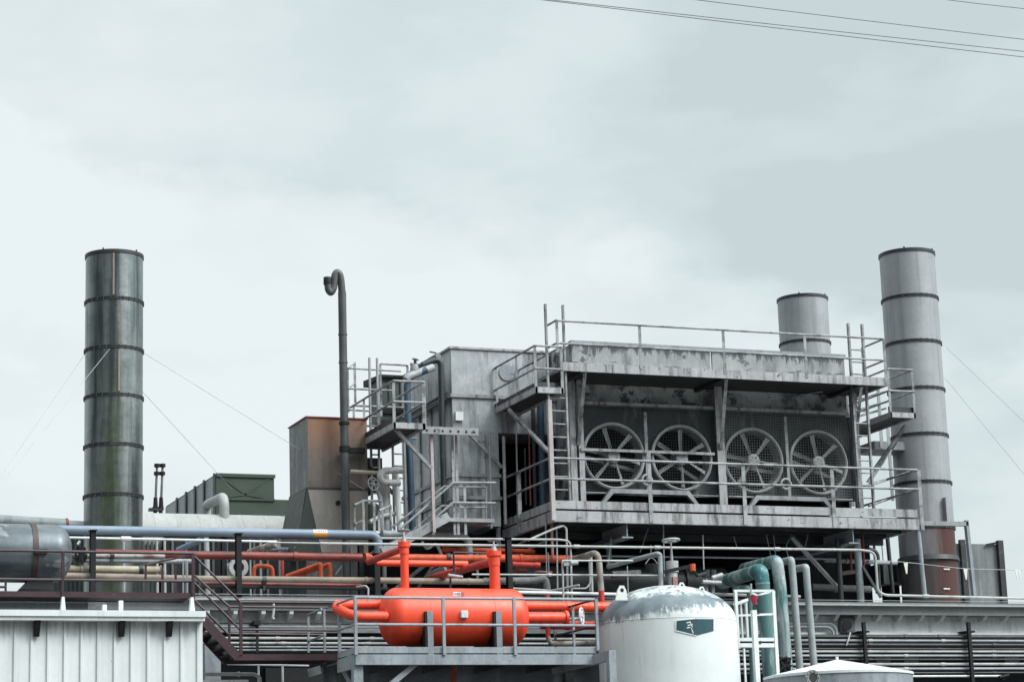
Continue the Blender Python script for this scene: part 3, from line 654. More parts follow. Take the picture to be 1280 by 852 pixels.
ladder('narrow steel ladder left of the fans rising past the roof walkway', (681.3, 690.3), (702.6, 713.3), 380, 628, YF+.12, (497, .29))
ladder('narrow steel ladder right of the fans rising past the roof walkway', (1058.2, 1076.5), (1077.0, 1092.5), 404, 636, YF+.35, (437, .29))
# support under the platform
for k, (x, yt, yb_, wd) in enumerate(((1049, 668, 747, 6.6), (1073, 662, 746, 9))):
    a, b = W(x, yt, 46.75), W(x, yb_, 46.75); X = (a.x+b.x)/2; r = wd/2*S(a)
    root = thing('support_column', ['thin dark round column under the right end of the fan platform', 'thick blue grey round column under the right end of the fan platform'][k], 'column', (X, 46.75, ZR), 'columns under the fan platform')
    MB().tube([(X, 46.75, ZR), (X, 46.75, zB0-.17)], r, 0, 16).build('shaft', 'grey_paint' if k else 'dark_pipe', root)
    MB().box(X-r*1.6, X+r*1.6, 46.75-r*1.6, 46.75+r*1.6, ZR+.002, ZR+.03).build('base_plate', 'dark_pipe', root)
a = W(761, 690, 47.6); X = a.x; r = 3.8*S(a)
root = thing('support_column', 'grey round column with flared foot under the fan platform, left part', 'column', (X, 47.6, ZR), 'columns under the fan platform')
MB().tube([(X, 47.6, ZR), (X, 47.6, zB0-.17)], r, 0, 16).build('shaft', 'grey_paint', root)
MB().lathe([(r*1.9, ZR+.0), (r*1.7, ZR+.08), (r*1.05, ZR+.32)], (X, 47.6, 0), n=16).build('foot', 'grey_paint', root)
for k, (x, yc) in enumerate(((783.5, 664), (1066, 671))):
    a = W(x, yc-11, YF+.12); X = a.x; zt = zB0-.002; zl = W(x, yc+8, YF+.12).z
    root = thing('support_girder', ['pale I beam jutting out under the platform near its left end', 'grey I beam jutting out under the platform near its right end'][k], 'girder', (X, YF+.2, zl), 'girders under the fan platform')
    MB().box(X-.012, X+.012, YF+.12, 49.2, zl+.03, zt-.17).box(X-.012, X+.012, YF+.12, YF+1.49, zt-.168, zt).build('web', 'grey_paint', root)
    MB().box(X-.13, X+.13, YF+.10, 49.2, zl, zl+.028).build('bottom_flange', 'grey_paint', root)
pipe('slanting pale angle brace under the right end of the platform', [(990, 671, 46.9), (1046, 733, 46.9)], 3.2, 'galvanised', name='brace', cat='brace', n=4)
pipe('short slanting dark brace between column and roof edge at the right', [(1078, 707, 46.7), (1101, 746, 46.3)], 2.2, 'dark_pipe', name='brace', cat='brace', n=4)
pipe('upright pipe post carrying the right end of the fan platform', [(1147.5, 662, 46.3), (1156, 745, 46.3)], 3.0, 'grey_paint', name='post', cat='post')
# frame at the right end
root = thing('pipe_gantry', 'grey angle frame reaching right from the platform to a leaning post', 'frame', W(1213, 742, 46.4))
a, b = W(1153, 654, 46.35), W(1209, 654.5, 46.35); MB().bar(a, b, .11, .10).build('crossbar', 'galvanised', root)
a, b = W(1207.5, 650, 46.35), W(1217.5, 744, 46.35); MB().bar(b, a, .075, .11).build('post', 'grey_paint', root)
# ------------------------------------------------------------------ upper walkway
zU0 = W(900, 472.3, YF).z; zU1 = W(900, 461.8, YF).z; UXA, UXB = W(703.5, 455, YF).x, W(1109.5, 477, YF).x
up = thing('roof_walkway', 'narrow steel walkway with railings along the top of the cooler house', 'walkway', ((UXA+UXB)/2, YF, zU0))
MB().box(UXA, UXB, YF, YF+.05, zU0, zU1).build('edge_channel', 'beam', up)
MB().box(UXA, UXB, YF+.052, HY-.003, zU0+.05, zU0+.09).build('deck', 'deck', up)
MB().box(UXB-.06, UXB, YF+.052, HY-.003, zU0, zU0+.048).build('end_channel', 'beam', up)
for x in (730, 906, 1076): 
    X = W(x, 470, YF).x; MB().box(X-.05, X+.05, YF+.052, HY-.004, zU0-.03, zU0+.048).build('bracket', 'dark_pipe', up)
for yy, dy in ((411.5, 0), (438.7, 1)):
    zr = W(893, (411.7, 439.0)[dy], YF).z
    X0, X1 = W(694.5, 399, YF).x, W(1104.5, 425, YF).x
    MB().tube([(X0, YF, zr), (X1, YF, zr)], .024, 0, 8).build('rail', 'railing', up)
    for X, D in ((X0, .62), (X1, 1.0)): MB().tube([(X, YF, zr), (X, YF+D, zr)], .024, 0, 8).build('rail', 'railing', up)
for x, yt, yb_ in ((696.5, 399, 440), (800.5, 406.5, 461), (905.2, 413, 467), (1007.3, 419, 472), (1106.5, 424.7, 481)): vpost(up, x, yt, yb_, YF-.012, 3.6)
X1 = W(1104.5, 425, YF).x; zr = W(893, 411.7, YF).z
MB().angle((X1, YF+1.0, zU0), (X1, YF+1.0, zr), .06).build('post', 'railing', up)
for xt, yt, xb, yb_ in ((731.5, 463, 723.5, 556), (908, 474, 901.5, 562), (1076.5, 485, 1068.5, 567)):
    a, b = W(xt, yt, YF+.03), W(xb, yb_, 47.34); MB().angle(b, a, .085).build('brace', 'railing', up)
# right-hand landing, one step down from the walkway
def landing(name, label, fx0, fx1, y, Yf, Yb, thick, posts_front, ytop, ymid, group='small steel landings with railings', mt='railing'):
    p0, p1 = W(fx0, y, Yf), W(fx1, y, Yf); X0, X1 = p0.x, p1.x; z0 = p0.z; t = thick*S(p0)
    root = thing(name, label, 'landing', ((X0+X1)/2, Yf, z0), group)
    MB().box(X0, X1, Yf, Yf+.05, z0, z0+t).build('edge_channel', 'beam', root)
    MB().box(X0, X0+.05, Yf+.052, Yb, z0, z0+t).build('edge_channel', 'beam', root)
    MB().box(X1-.05, X1, Yf+.052, Yb, z0, z0+t).build('edge_channel', 'beam', root)
    MB().box(X0+.052, X1-.052, Yf+.052, Yb, z0+t*.4, z0+t*.65).build('deck', 'deck', root)
    zt, zm = W(fx0, ytop, Yf).z, W(fx0, ymid, Yf).z
    return root, X0, X1, z0, t, zt, zm
def P_(root, X, Y, z0, z1_, wd=.06, mt='railing'): MB().angle((X, Y, z0), (X, Y, z1_), wd).build('post', mt, root)
def R_(root, a, b, r=.024, mt='railing'): MB().tube([a, b], r, 0, 8).build('rail', mt, root)
rl, X0, X1, z0, t, zt, zm = landing('steel_landing', 'small railed landing just left of the tall right stack', 1113, 1145, 521, 46.6, 50.2, 6.5, 0, 461, 488)
for X in (X0+.02, X1-.02):
    P_(rl, X, 46.6, z0, zt); P_(rl, X, 48.2, z0, zt, .05); P_(rl, X, 50.1, z0, zt, .05)
    for z in (zt, zm): R_(rl, (X, 46.6, z), (X, 50.1, z))
for z in (zt, zm): R_(rl, (X0, 46.6, z), (X1, 46.6, z))
R_(rl, (X0, 50.1, zt), (X1, 50.1, zt)); MB().box(X0, X1, 46.66, 46.68, z0+t, z0+t+.14).build('toe_board', 'dark_pipe', rl)
MB().box(X0-1.1, X0-.004, 48.6, 49.6, z0-.02, z0+t*.6).build('rear_deck', 'deck', rl)
MB().box(W(1083, 570, 49).x, W(1125, 570, 49).x, 48.6, 49.5, W(1100, 565, 49).z, W(1100, 555, 49).z).build('lower_deck', 'galvanised', rl)
for a, b in (((1133, 532, 46.8), (1093, 588, 47.4)), ((1120, 552, 48.6), (1086, 603, 48.6))): strut(rl, a, b, 4.2)
for x, yt, yb_ in ((1062, 487, 632), (1100, 480, 560), (1113, 535, 625)): vpost(rl, x, yt, yb_, 48.4, 4.5, 'galvanised', 'support_post')
for yy in (500, 513, 521, 533): strut(rl, (1070, yy, 48.5), (1108, yy-11, 50), 2.6, name='rail')
for (a, b) in (((1086, 607, 46.9), (1144, 587, 48.8)), ((1086, 632, 46.9), (1146, 611, 48.8))): pipe_ = MB().tube([P3(a), P3(b)], .028, 0, 8).build('rail', 'railing', rl)
# left catwalk along the end of the house
rl, X0, X1, z0, t, zt, zm = landing('steel_landing', 'railed catwalk one step down from the left end of the roof walkway', 669.4, 704.5, 490.3, YF, 49.9, 7.5, 0, 431.8, 460)
for X, ys in ((X0+.02, (YF, 47.35, 48.6, 49.88)), (X1-.02, (YF, 47.9, 48.9, 49.88))):
    for Y in ys: P_(rl, X, Y, z0, zt, .065 if Y == YF else .05)
    for z in (zt, zm): R_(rl, (X, YF, z), (X, 49.88, z))
for Y in (YF, 49.88):
    for z in (zt, zm): R_(rl, (X0, Y, z), (X1, Y, z))
MB().box(X0+.005, X0+.02, YF+.06, 49.85, z0+t, z0+t+.09).build('toe_board', 'dark_pipe', rl)
strut(rl, (636, 510, 47.8), (687, 564, 46.5), 4.2); strut(rl, (584, 538, 48.6), (628, 584, 48.6), 4)
# ------------------------------------------------------------------ left landing and its ladder
rl, X0, X1, z0, t, zt, zm = landing('steel_landing', 'railed landing beside the gooseneck pipe on the left of the grey box', 492, 532, 534.8, YF, 49.11, 7.5, 0, 475.6, 501.5)
for X, ys in ((X0+.02, (YF, 47.25, 48.3, 49.05)),):
    for Y in ys: P_(rl, X, Y, z0, zt, .065 if Y == YF else .05)
    for z in (zt, zm): R_(rl, (X, YF, z), (X, 49.3, z))
P_(rl, X1-.02, YF, z0, zt, .085)
for z in (zt, zm): R_(rl, (X0, YF, z), (X1, YF, z)); R_(rl, (X1-.02, YF, z), (X1-.02, 48.6, z))
# back rails
for z in (zt, zm, (zt+2*zm-zt)/2-.25): R_(rl, (X0, 49.08, z), (X0+1.5, 49.08, z))
MB().box(X0+.004, X0+.02, YF+.06, 49.1, z0+t, z0+t+.12).build('toe_board', 'dark_pipe', rl)
strut(rl, (495, 536, 46.4), (540, 585, 46.6), 4); strut(rl, (441, 560, 48.9), (492, 616, 48.6), 4, 'dark_pipe')
ladder('ladder with tall grab rails beside the grey green cabinet', (462.2, 465), (471.6, 475), 447, 655, 48.9, (520, .29), 'galvanised', 3.6)
# second railing frame, further back
root = thing('railing_frame', 'thin guard railing above the cabinet behind the left landing', 'railing', W(470, 530, 49.6))
for a, b in (((434.5, 460, 49.6), (501, 463.8, 49.6)), ((435, 485.5, 49.6), (492, 488, 49.6)), ((476, 454.6, 49.7), (509.5, 456.6, 49.7)), ((436, 512, 49.6), (462, 513.5, 49.6)), ((434.5, 460, 49.6), (444, 453.2, 51)), ((435, 485.5, 49.6), (443.8, 478.8, 51))): R_(root, P3(a), P3(b), .022)
for x, yt, yb_, Y in ((443.8, 453, 503, 51), (476, 454.6, 520, 49.7), (509.5, 456.6, 475, 49.7), (435, 460, 515, 49.6)): vpost(root, x, yt, yb_, Y, 3)
# ------------------------------------------------------------------ big grey box
BY = 48.73
BX0 = W(565.2, 500, BY).x; bzt = W(600, 437.5, BY).z; bzb = W(600, 657, BY).z; bsm = W(600, 495, BY).z; bsl = W(600, 540, BY).z; BXR = W(694, 470, BY).x; BXm = W(624, 580, BY).x; BYB = BY+3.6
box = thing('steel_plenum', 'large pale grey sheet steel box left of the cooler house', 'plenum box', (BX0+.8, BY+1.5, bzb))
MB().box(BX0, BXR, BY, BYB, bsm+.03, bzt).build('upper_casing', 'box_panel', box)
MB().box(BX0-.04, BXR+.02, BY-.04, BYB+.03, bzt+.001, bzt+.05).build('roof_flange', 'beam', box)
MB().box(BX0-.05, BXR, BY-.05, BYB, bsm-.05, bsm+.028).build('stiffener', 'galvanised', box)
MB().box(BX0, BXR, BY+.003, BYB, bsl, bsm-.052).build('middle_casing', 'box_panel', box)
MB().box(BX0, BXm, BY+.005, BYB, bzb, bsl-.002).build('lower_casing', 'box_panel', box)
for yy in (594, 622): 
    z = W(600, yy, BY).z; MB().box(BX0-.04, BXm+.03, BY-.04, BYB, z-.04, z+.04).build('stiffener', 'galvanised', box)
MB().box(BX0-.05, BX0+.05, BY-.05, BY+.002, bzb, bsl).build('corner_angle', 'beam', box)
MB().box(W(607, 580, BY).x, W(607, 580, BY).x+.06, BY-.03, BY+.004, bzb, bsl-.05).build('stiffener', 'galvanised', box)
for k in range(4):
    y = BY+.6+k*.8; MB().box(BX0-.035, BX0-.002, y, y+.06, bzb, bsm-.06).build('rib', 'galvanised', box)
c = W(633.5, 465.5, BY-.01); MB().lathe([(.0, -.02), (.19, -.02), (.2, 0.009)], c, 'y', 24).build('blank_cover', 'grey_paint', box)
a = W(574, 520, BY-.04); MB().box(a.x-.09, a.x+.09, BY-.07, BY-.006, a.z-.1, a.z+.1).build('junction_box', 'white_steel', box)
for y0, dz in ((0, 0), (1, -.16)):
    z = W(565, 491+8*y0, BY).z; MB().tube([(BX0-.09, BY+.1, z+.02), (BX0-.09, BYB, z)], .035, 0, 8).build('side_pipe', 'dark_pipe', box)
# dark steelwork recess and pipes between the box and the house
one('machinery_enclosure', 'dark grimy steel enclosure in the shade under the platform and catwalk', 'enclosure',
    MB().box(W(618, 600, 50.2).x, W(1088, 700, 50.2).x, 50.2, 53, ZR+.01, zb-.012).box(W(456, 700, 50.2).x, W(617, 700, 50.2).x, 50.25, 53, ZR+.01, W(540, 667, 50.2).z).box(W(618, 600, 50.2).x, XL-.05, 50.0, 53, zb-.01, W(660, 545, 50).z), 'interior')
for k, (x, yt, yb_, wd, mt, lb) in enumerate(((675.5, 505, 640, 9, 'deep_blue', 'thick dark blue upright pipe under the left catwalk'), (661, 535, 632, 2.2, 'rust_pipe', 'thin red upright pipe in the dark recess under the catwalk'), (666, 505, 645, 5, 'dark_pipe', 'dark upright pipe beside the thick blue one under the catwalk'),
                                    (611.5, 540, 660, 3.2, 'galvanised', 'thin grey upright tube at the edge of the dark recess'), (629.5, 545, 655, 4.2, 'galvanised', 'grey upright post standing inside the dark recess'), (656, 560, 630, 2.6, 'dark_pipe', 'blackened thin upright pipe inside the dark recess'), (645, 530, 640, 2, 'grey_pipe', 'hair thin grey tube inside the dark recess'))):
    pipe(lb, [(x, yt, 48.5), (x+(yb_-yt)*.022, yb_, 48.5)], wd/2, mt)
root = thing('bent_pipe', 'blue and white pipe with yellow band standing at the platform corner', 'pipe', W(626, 672, 49.0))
a, b = W(617, 527.5, 49), W(625.5, 690, 49); X = (a.x+b.x)/2
MB().tube([(X, 49, b.z), (X, 49, a.z), (X+.75, 49, a.z+.0)], .055, .06, 12).build('tube', 'blue_post', root)
z = W(622, 595, 49).z; MB().tube([(X, 49, z-.1), (X, 49, z+.1)], .057, 0, 12).build('yellow_band', 'sign_orange', root)
# ------------------------------------------------------------------ access stairs
root = thing('access_stair', 'pale steel stair rising from the pipe rack to the grey box', 'stair', W(500, 668, 48.0))
def srail(pts, r=.026): 
    MB().tube([P3(p) for p in pts], r, .03, 8).build('handrail', 'railing', root)
srail([(483, 664, 47.6), (555.5, 607.5, 47.6), (566, 607.5, 47.6)]); srail([(501, 660, 46.9), (561, 608, 46.9), (566, 603, 46.9), (620, 603, 46.9)])
srail([(518, 661, 47.6), (552, 632, 47.6), (566, 632, 47.6)]); srail([(528, 661, 46.9), (566, 628, 46.9), (620, 628.5, 46.9)])
srail([(567, 608.5, 47.8), (607.5, 608.8, 47.8), (607.8, 655, 47.8)]); srail([(567, 634, 47.8), (607.5, 634, 47.8)])
for x, yt, yb_ in ((567, 535, 668), (571.5, 535, 668), (581.5, 602, 668), (524.5, 640, 664), (541, 588, 668)): vpost(root, x, yt, yb_, 46.95, 3.4, 'railing')
a, b = W(478, 690, 46.9), W(561, 645, 46.9)
for Y in (46.9, 47.6): 
    q0, q1 = a.copy(), b.copy(); q0.y = q1.y = Y; MB().bar(q0, q1, .04, .2).build('stringer', 'galvanised', root)
for k in range(9):
    q = a.lerp(b, (k+.5)/9); MB().box(q.x-.12, q.x+.12, 46.93, 47.57, q.z+.02, q.z+.05).build('tread', 'galvanised', root)
p0, p1 = W(556, 657, 46.9), W(618, 650, 46.9); MB().box(p0.x, p1.x, 46.9, 48.6, p0.z+.1, p0.z+.18).build('landing_deck', 'galvanised', root)
# beam tying the two landings, red post
root = thing('tie_beam', 'pale perforated steel beam bridging from the landing to the box', 'beam', W(560, 540, 48.3))
a, b = W(527, 537.5, 46.75), W(597, 541, 46.75); z = (a.z+b.z)/2; MB().box(a.x, b.x, 46.7, 46.76, z-.075, z+.075).build('web', 'galvanised', root)
MB().box(a.x, b.x, 46.7, 46.86, z+.076, z+.09).build('flange', 'beam', root)
for k in range(7):
    X = a.x+.1+(b.x-a.x-.2)*k/6; MB().tube([(X, 46.695, z), (X, 46.71, z)], .028, 0, 8).build('bolt_hole', 'black', root)
pipe('thin pale and red post under the perforated beam', [(537.5, 540, 46.9), (541.5, 662, 46.9)], 1.6, 'red_post')
one('grey_post', 'pale square post just right of the thin red post', 'post', MB().bar(W(542.5, 665, 46.85), W(538.8, 540, 46.85), .065), 'pink_post')
pipe('dark green upright pipe with white flecks on the corner of the grey box', [(528, 456, 48.2), (551, 447, 48.2), (552.6, 545, 48.2), (556, 655, 48.2)], 3.9, 'green_black', bend=2.4)
pipe('insulated grey pipe along the top of the grey box, upper one', [(523, 459.5, 48.9), (548, 444.5, 48.2)], 4, 'insulation')
pipe('blue upright pipe with grey top elbow by the left landing', [(533, 462, 48.0), (512, 471, 48.0), (508.5, 480, 48.0), (510, 520, 48.0), (515.5, 662, 48.0)], 4.4, 'deep_blue', bend=1.5)
pipe('grey pipe elbow above the blue upright pipe', [(507.5, 474, 47.92), (511, 470, 47.92), (541, 459, 48.1)], 4.8, 'grey_pipe', bend=1.2)
root = thing('valve_cluster', 'small valve with handle on the pipes above the cabinet', 'valve', W(518, 462, 48))
MB().tube([W(519, 466, 48), W(519, 450, 48)], .035, 0, 8).build('stem', 'dark_pipe', root); MB().tube([W(513, 455, 48), W(524, 456, 48)], .03, 0, 8).build('handle', 'dark_pipe', root)
MB().lathe([(.0, -.1), (.08, -.1), (.1, 0), (.08, .1), (0, .1)], W(518, 461, 48), 'z', 12).build('body', 'grey_pipe', root)
wheel(root, W(519.2, 449, 48), .07, (.2, 0, 1))
pipe('little bent tube sticking up above the grey box', [(546, 447, 48.3), (546, 441, 48.3), (537, 439.5, 48.3)], 1, 'dark_pipe', n=6)
# cabinet
root = thing('plant_cabinet', 'grey green cabinet with dark sloping roof behind the landing', 'cabinet', W(490, 522, 50))
a, b = W(477, 472, 50.2), W(503, 525, 50.2); MB().box(a.x, b.x, 50.2, 51.2, b.z, a.z).build('body', 'green_panel', root)
MB().prism([(50.1, a.z+.002), (51.4, a.z+.002), (51.4, a.z+.16), (50.1, a.z+.06)], 'x', a.x-.06, b.x+.08).build('roof', 'black', root)
z = W(490, 513, 50.1).z; MB().box(a.x-.02, b.x+.02, 50.14, 50.198, z-.06, z+.06).build('dark_band', 'black', root)
for k in range(3): MB().box(a.x+.15+k*.14, a.x+.17+k*.14, 50.17, 50.198, b.z+.3, a.z-.05).build('seam', 'dark_pipe', root)
# gooseneck vent
root = thing('vent_pipe', 'tall grey vent pipe with a gooseneck open end', 'vent pipe', W(436, 745, 47.9))
Yv = 47.9; k0 = W(434.5, 740, Yv); k1 = W(426.8, 365, Yv); X = (k0.x+k1.x)/2
sc = S(k1)
def vq(x, y): p = W(x, y, Yv); return p
MB().tube([(X, Yv, ZR), (X, Yv, k1.z)], 5.1*sc, 0, 16).build('riser', 'vent_grey', root)
neck = [(X, Yv, k1.z+.001)]+[vq(*q) for q in ((426.0, 349), (424.4, 342.5), (421.2, 340), (418.6, 343.5), (417.8, 352), (416.6, 361), (413.6, 366), (410.6, 362.5), (409.6, 354))]
MB().tube(neck, 4.6*sc, .06, 14).build('gooseneck', 'vent_grey', root)
MB().lathe([(4.6*sc, 0), (5.2*sc, .02), (5.0*sc, .17), (4.2*sc, .17), (4.0*sc, .02)], vq(409.4, 356), 'z', 16, close=True).build('mouth', 'dark_pipe', root)
for y in (418, 453): p = W(430, y, Yv); MB().tube([(X, Yv, p.z-.02), (X, Yv, p.z+.02)], 5.7*sc, 0, 16).build('weld_collar', 'vent_grey', root)
for y in (529, 561): p = W(432, y, Yv); MB().tube([(X, Yv, p.z-.03-.03*(y > 540)), (X, Yv, p.z+.03+.03*(y > 540))], 6.6*sc, 0, 16).build('clamp', 'black', root)
p = W(432, 561, Yv); MB().box(X+.02, X+.5, Yv+.1, Yv+.2, p.z-.06, p.z+.06).build('clamp_arm', 'black', root)
# rusty duct
DY = 48.2
root = thing('exhaust_duct', 'rust streaked rectangular duct hood with tapering lower half', 'duct', W(420, 740, DY))
dx0, dx1 = W(383.9, 560, DY).x, W(459, 560, DY).x; zt, zm_, zl = W(420, 523, DY).z, W(420, 610, DY).z, W(420, 690, DY).z; dB = DY+1.38
MB().box(dx0+.02, dx1, DY, dB, zm_+.012, zt).build('front_hood', 'duct_rust', root)
MB().box(dx0-.004, dx0+.018, DY-.004, dB, zm_+.012, zt+.004).build('side_plate', 'duct_side', root)
MB().box(dx0-.03, dx1+.03, DY-.03, dB+.03, zt+.005, zt+.03).build('top_flange', 'rust_pipe', root)
MB().box(dx0-.02, dx1+.02, DY-.02, dB+.02, zm_-.02, zm_+.01).build('seam_flange', 'dark_pipe', root)
lx = W(402, 690, DY).x
MB().hexa([(lx, DY, zl), (dx1-.02, DY, zl), (dx1-.02, dB, zl), (lx-.0, dB, zl)], [(dx0, DY, zm_-.022), (dx1, DY, zm_-.022), (dx1, dB, zm_-.022), (dx0, dB, zm_-.022)]).build('lower_hopper', 'duct_plain', root)
sx = W(395, 660, DY).x
MB().hexa([(lx-.55, DY+.05, zl), (lx-.004, DY+.01, zl), (lx-.004, dB+.2, zl), (lx-.55, dB+.3, zl)], [(dx0-.03, DY+.05, zm_-.024), (dx0-.004, DY+.01, zm_-.024), (dx0-.004, dB, zm_-.024), (dx0-.03, dB, zm_-.024)]).build('dark_wing', 'duct_wing', root)
p = W(422.5, 628, DY-.01); MB().tube([(p.x, DY-.03, p.z), (p.x, DY+.02, p.z)], .055, 0, 10).build('round_port', 'black', root)
# machinery behind the stairs, seen between the pipes
root = thing('pipe_manifold', 'cluster of pale pipes with U bend and handwheel left of the stair', 'pipe manifold', W(487, 660, 47.6))
MB().tube([(W(438, 589, 47.6)), W(474, 591, 47.6)], .045, 0, 8).build('feed_pipe', 'cream_pipe', root)
MB().tube([W(500, 603, 47.5), W(480, 603, 47.5), W(474, 596, 47.5), W(479, 588, 47.5), W(503, 587.5, 47.5)], .075, .12, 12).build('u_bend', 'light_pipe', root)
MB().tube([W(480, 590, 47.9), W(484, 668, 47.9)], .11, 0, 12).build('vessel', 'light_pipe', root)
MB().tube([W(470, 604, 47.7), W(476, 625, 47.7), W(478, 668, 47.7)], .05, .1, 10).build('drop_pipe', 'grey_pipe', root)
MB().tube([W(495, 592, 47.7), W(500, 668, 47.7)], .06, 0, 10).build('drop_pipe', 'white_steel', root)
wheel(root, W(466.5, 604.5, 47.4), .14, (.4, -1, .1))
MB().tube([W(500, 640, 47.8), W(476, 645, 47.7), W(462, 652, 47.6)], .05, .06, 8).build('cross_pipe', 'light_pipe', root)
ladder('grey caged ladder behind the stair and blue pipe', (490, 493.5), (504.5, 508), 540, 662, 48.3, (552, .27), 'galvanised', 3.6)
root = thing('small_railing', 'short pale railing at the foot of the stair by the duct', 'railing', W(458, 662, 46.9))
for pts in ([(443, 631, 46.9), (454, 625.5, 47.4), (477, 626, 47.4)], [(443, 655, 46.9), (454, 650, 47.4)], [(474, 638, 46.7), (488, 631.5, 46.9), (489, 660, 46.9)]): MB().tube([P3(p) for p in pts], .028, .02, 8).build('rail', 'railing', root)
for x, yt, yb_ in ((443.5, 631, 664), (454.5, 626, 664), (474, 638, 664), (468, 627, 664)): vpost(root, x, yt, yb_, 46.95, 3)
one('small_grey_tank', 'small upright grey green tank behind the short pale railing', 'tank', MB().lathe([(0, W(463, 662, 48.6).z), (.2, W(463, 662, 48.6).z), (.2, W(463, 632, 48.6).z), (.14, W(463, 629, 48.6).z), (0, W(463, 628, 48.6).z)], (W(463, 640, 48.6).x, 48.6, 0)), 'green_panel')

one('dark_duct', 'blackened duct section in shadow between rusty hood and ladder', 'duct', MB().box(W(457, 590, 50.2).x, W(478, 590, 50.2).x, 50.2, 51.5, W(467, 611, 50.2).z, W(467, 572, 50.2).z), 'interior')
root = bpy.data.objects['exhaust_duct']
MB().box(lx-.3, dx1-.1, DY+.15, dB, ZR+.01, zl-.002).build('base', 'duct_side', root)

# ------------------------------------------------------------------ rooftop things on the left
# green container
CY = 66.0
a, b = W(270, 592, CY), W(342.5, 594, CY); zc = (a.z+b.z)/2; zcb = ZR+.01; cyb = WX(207.5, 630.5, a.x).y
root = thing('ribbed_container', 'dark green steel container with ribbed grey side on the far roof', 'container', ((a.x+b.x)/2, CY, zcb))
MB().box(a.x, b.x, CY, cyb, zcb, zc).build('body', 'container_green', root)
MB().box(a.x-.02, a.x-.002, CY+.15, cyb, zcb, zc-.05).build('side_cladding', 'container_side', root)
for xs in (270, 257, 245.6, 234.5, 223):
    y = WX(xs, 600, a.x).y; MB().box(a.x-.06, a.x-.021, y-.02, y+.14, zcb, zc+.02).build('rib', 'dark_pipe', root)
z = W(306, 624, CY).z; MB().box(a.x+.05, b.x+.02, CY-.05, CY-.002, z-.03, z+.03).build('waist_rail', 'container_green', root)
MB().box(a.x, b.x+.03, CY-.05, CY-.002, zc-.08, zc+.02).build('top_rail', 'container_green', root)
zq = zc-.08; xm = (a.x+b.x)/2
for (p, q) in (((a.x+.1, z+.03), (xm, zq-.5)), ((b.x-.1, z+.03), (xm, zq-.5)), ((a.x+.15, zq), (xm, zq-.5)), ((b.x-.15, zq), (xm, zq-.5))):
    MB().bar((p[0], CY-.004, p[1]), (q[0], CY-.004, q[1]), .03, .05).build('pressed_crease', 'container_green', root)
c0, c1_ = W(342.8, 624, CY+.3), W(364, 625, CY+.3)
one('low_container', 'lower dark green box just right of the ribbed container', 'container', MB().box(b.x+.03, c1_.x, CY+.3, CY+3, zcb, c0.z), 'container_green')
# white tank lying on the roof
TY = 52.4; r = 30*S(W(280, 672, TY)); zc = W(275, 643, TY).z-r
xa, xb = W(112, 660, TY).x, W(370, 665, TY).x
root = thing('lying_tank', 'long white clad tank lying on the roof behind the blue pipe', 'tank', ((xa+xb)/2, TY, ZR))
MB().lathe([(r, 0), (r, xb-xa-.42), (r*.97, xb-xa-.26), (r*.85, xb-xa-.12), (r*.6, xb-xa-.02), (0, xb-xa)], (xa, TY, zc), 'x', 48).build('shell', 'cladding', root)
for k in range(9):
    x = xa+.35+k*.52; MB().lathe([(r+.001, 0), (r+.005, .003), (r+.005, .022), (r+.001, .025)], (x, TY, zc), 'x', 48, close=True).build('cladding_band', 'cladding', root)
for x in (xa+.5, xb-.8): MB().box(x, x+.2, TY-.4, TY+.4, ZR+.002, zc-r+.12).build('saddle', 'dark_pipe', root)
root = thing('elbow_pipe', 'fat white pipe with a bent top rising from the white tank', 'pipe', W(280, 650, TY-.1))
q = W(280.5, 653, TY-.25); MB().tube([(q.x, TY-.25, q.z), W(280.5, 620, TY-.25), W(258, 631, TY+1.7), W(258, 648, TY+1.7)], 6.1*S(q), .3, 16).build('tube', 'cladding', root)
MB().tube([W(280.5, 650, TY-.25), W(280.5, 653.5, TY-.25)], 6.8*S(q), 0, 16).build('flange', 'light_pipe', root)
# ribbed hose duct at far left
p = [W(-20, 649, 50.6), W(82, 655, 50.6), W(107, 656.5, 50.6)]; r = 7*S(p[0])
root = thing('ribbed_duct', 'ribbed grey green lagged pipe at the far left above the blue pipe', 'pipe', p[0])
MB().tube(p[:2], r, 0, 16).build('lagging', 'lagging', root)
for k in range(34): 
    q = p[0].lerp(p[1], (k+.5)/34); d = (p[1]-p[0]).normalized(); MB().tube([q-d*.012, q+d*.012], r*1.045, 0, 16).build('band', 'lagging', root)
MB().tube(p[1:], r*.8, 0, 16).build('end_pipe', 'grey_pipe', root)
q = p[1]; MB().tube([q, q+Vector((.05, 0, .002))], r*1.12, 0, 16).build('strap', 'rust_pipe', root)
# insulator rods
for k, xs in enumerate((196, 203)):
    root = thing('insulator_rod', ['left of two thin dark insulator rods standing beside the dark stack', 'right of two thin dark insulator rods standing beside the dark stack'][k], 'insulator rod', W(xs-2, 650, 55), 'insulator rods')
    a, b = W(xs+.3, 581.5, 55), W(xs-2, 637, 55)
    MB().tube([b, a], .03, 0, 8).build('rod', 'insulation', root)
    for t in (1., .82, .03): q = b.lerp(a, t); MB().tube([q-Vector((0, 0, .04)), q+Vector((0, 0, .04))], .07, 0, 10).build('disc', 'black', root)
    q = b.lerp(a, .16); MB().tube([q-Vector((0, 0, .13)), q+Vector((0, 0, .13))], .06, 0, 10, r2=.045).build('sleeve', 'black', root)
    MB().tube([b, Vector((b.x, b.y, ZR))], .05, 0, 8).build('foot', 'dark_pipe', root)
a = W(195, 636, 55); one('rod_bracket', 'small flat bracket joining the feet of the insulator rods', 'bracket', MB().box(W(186, 636, 55).x, W(202, 636, 55).x, 54.93, 55.07, a.z-.05, a.z+.02), 'dark_pipe')
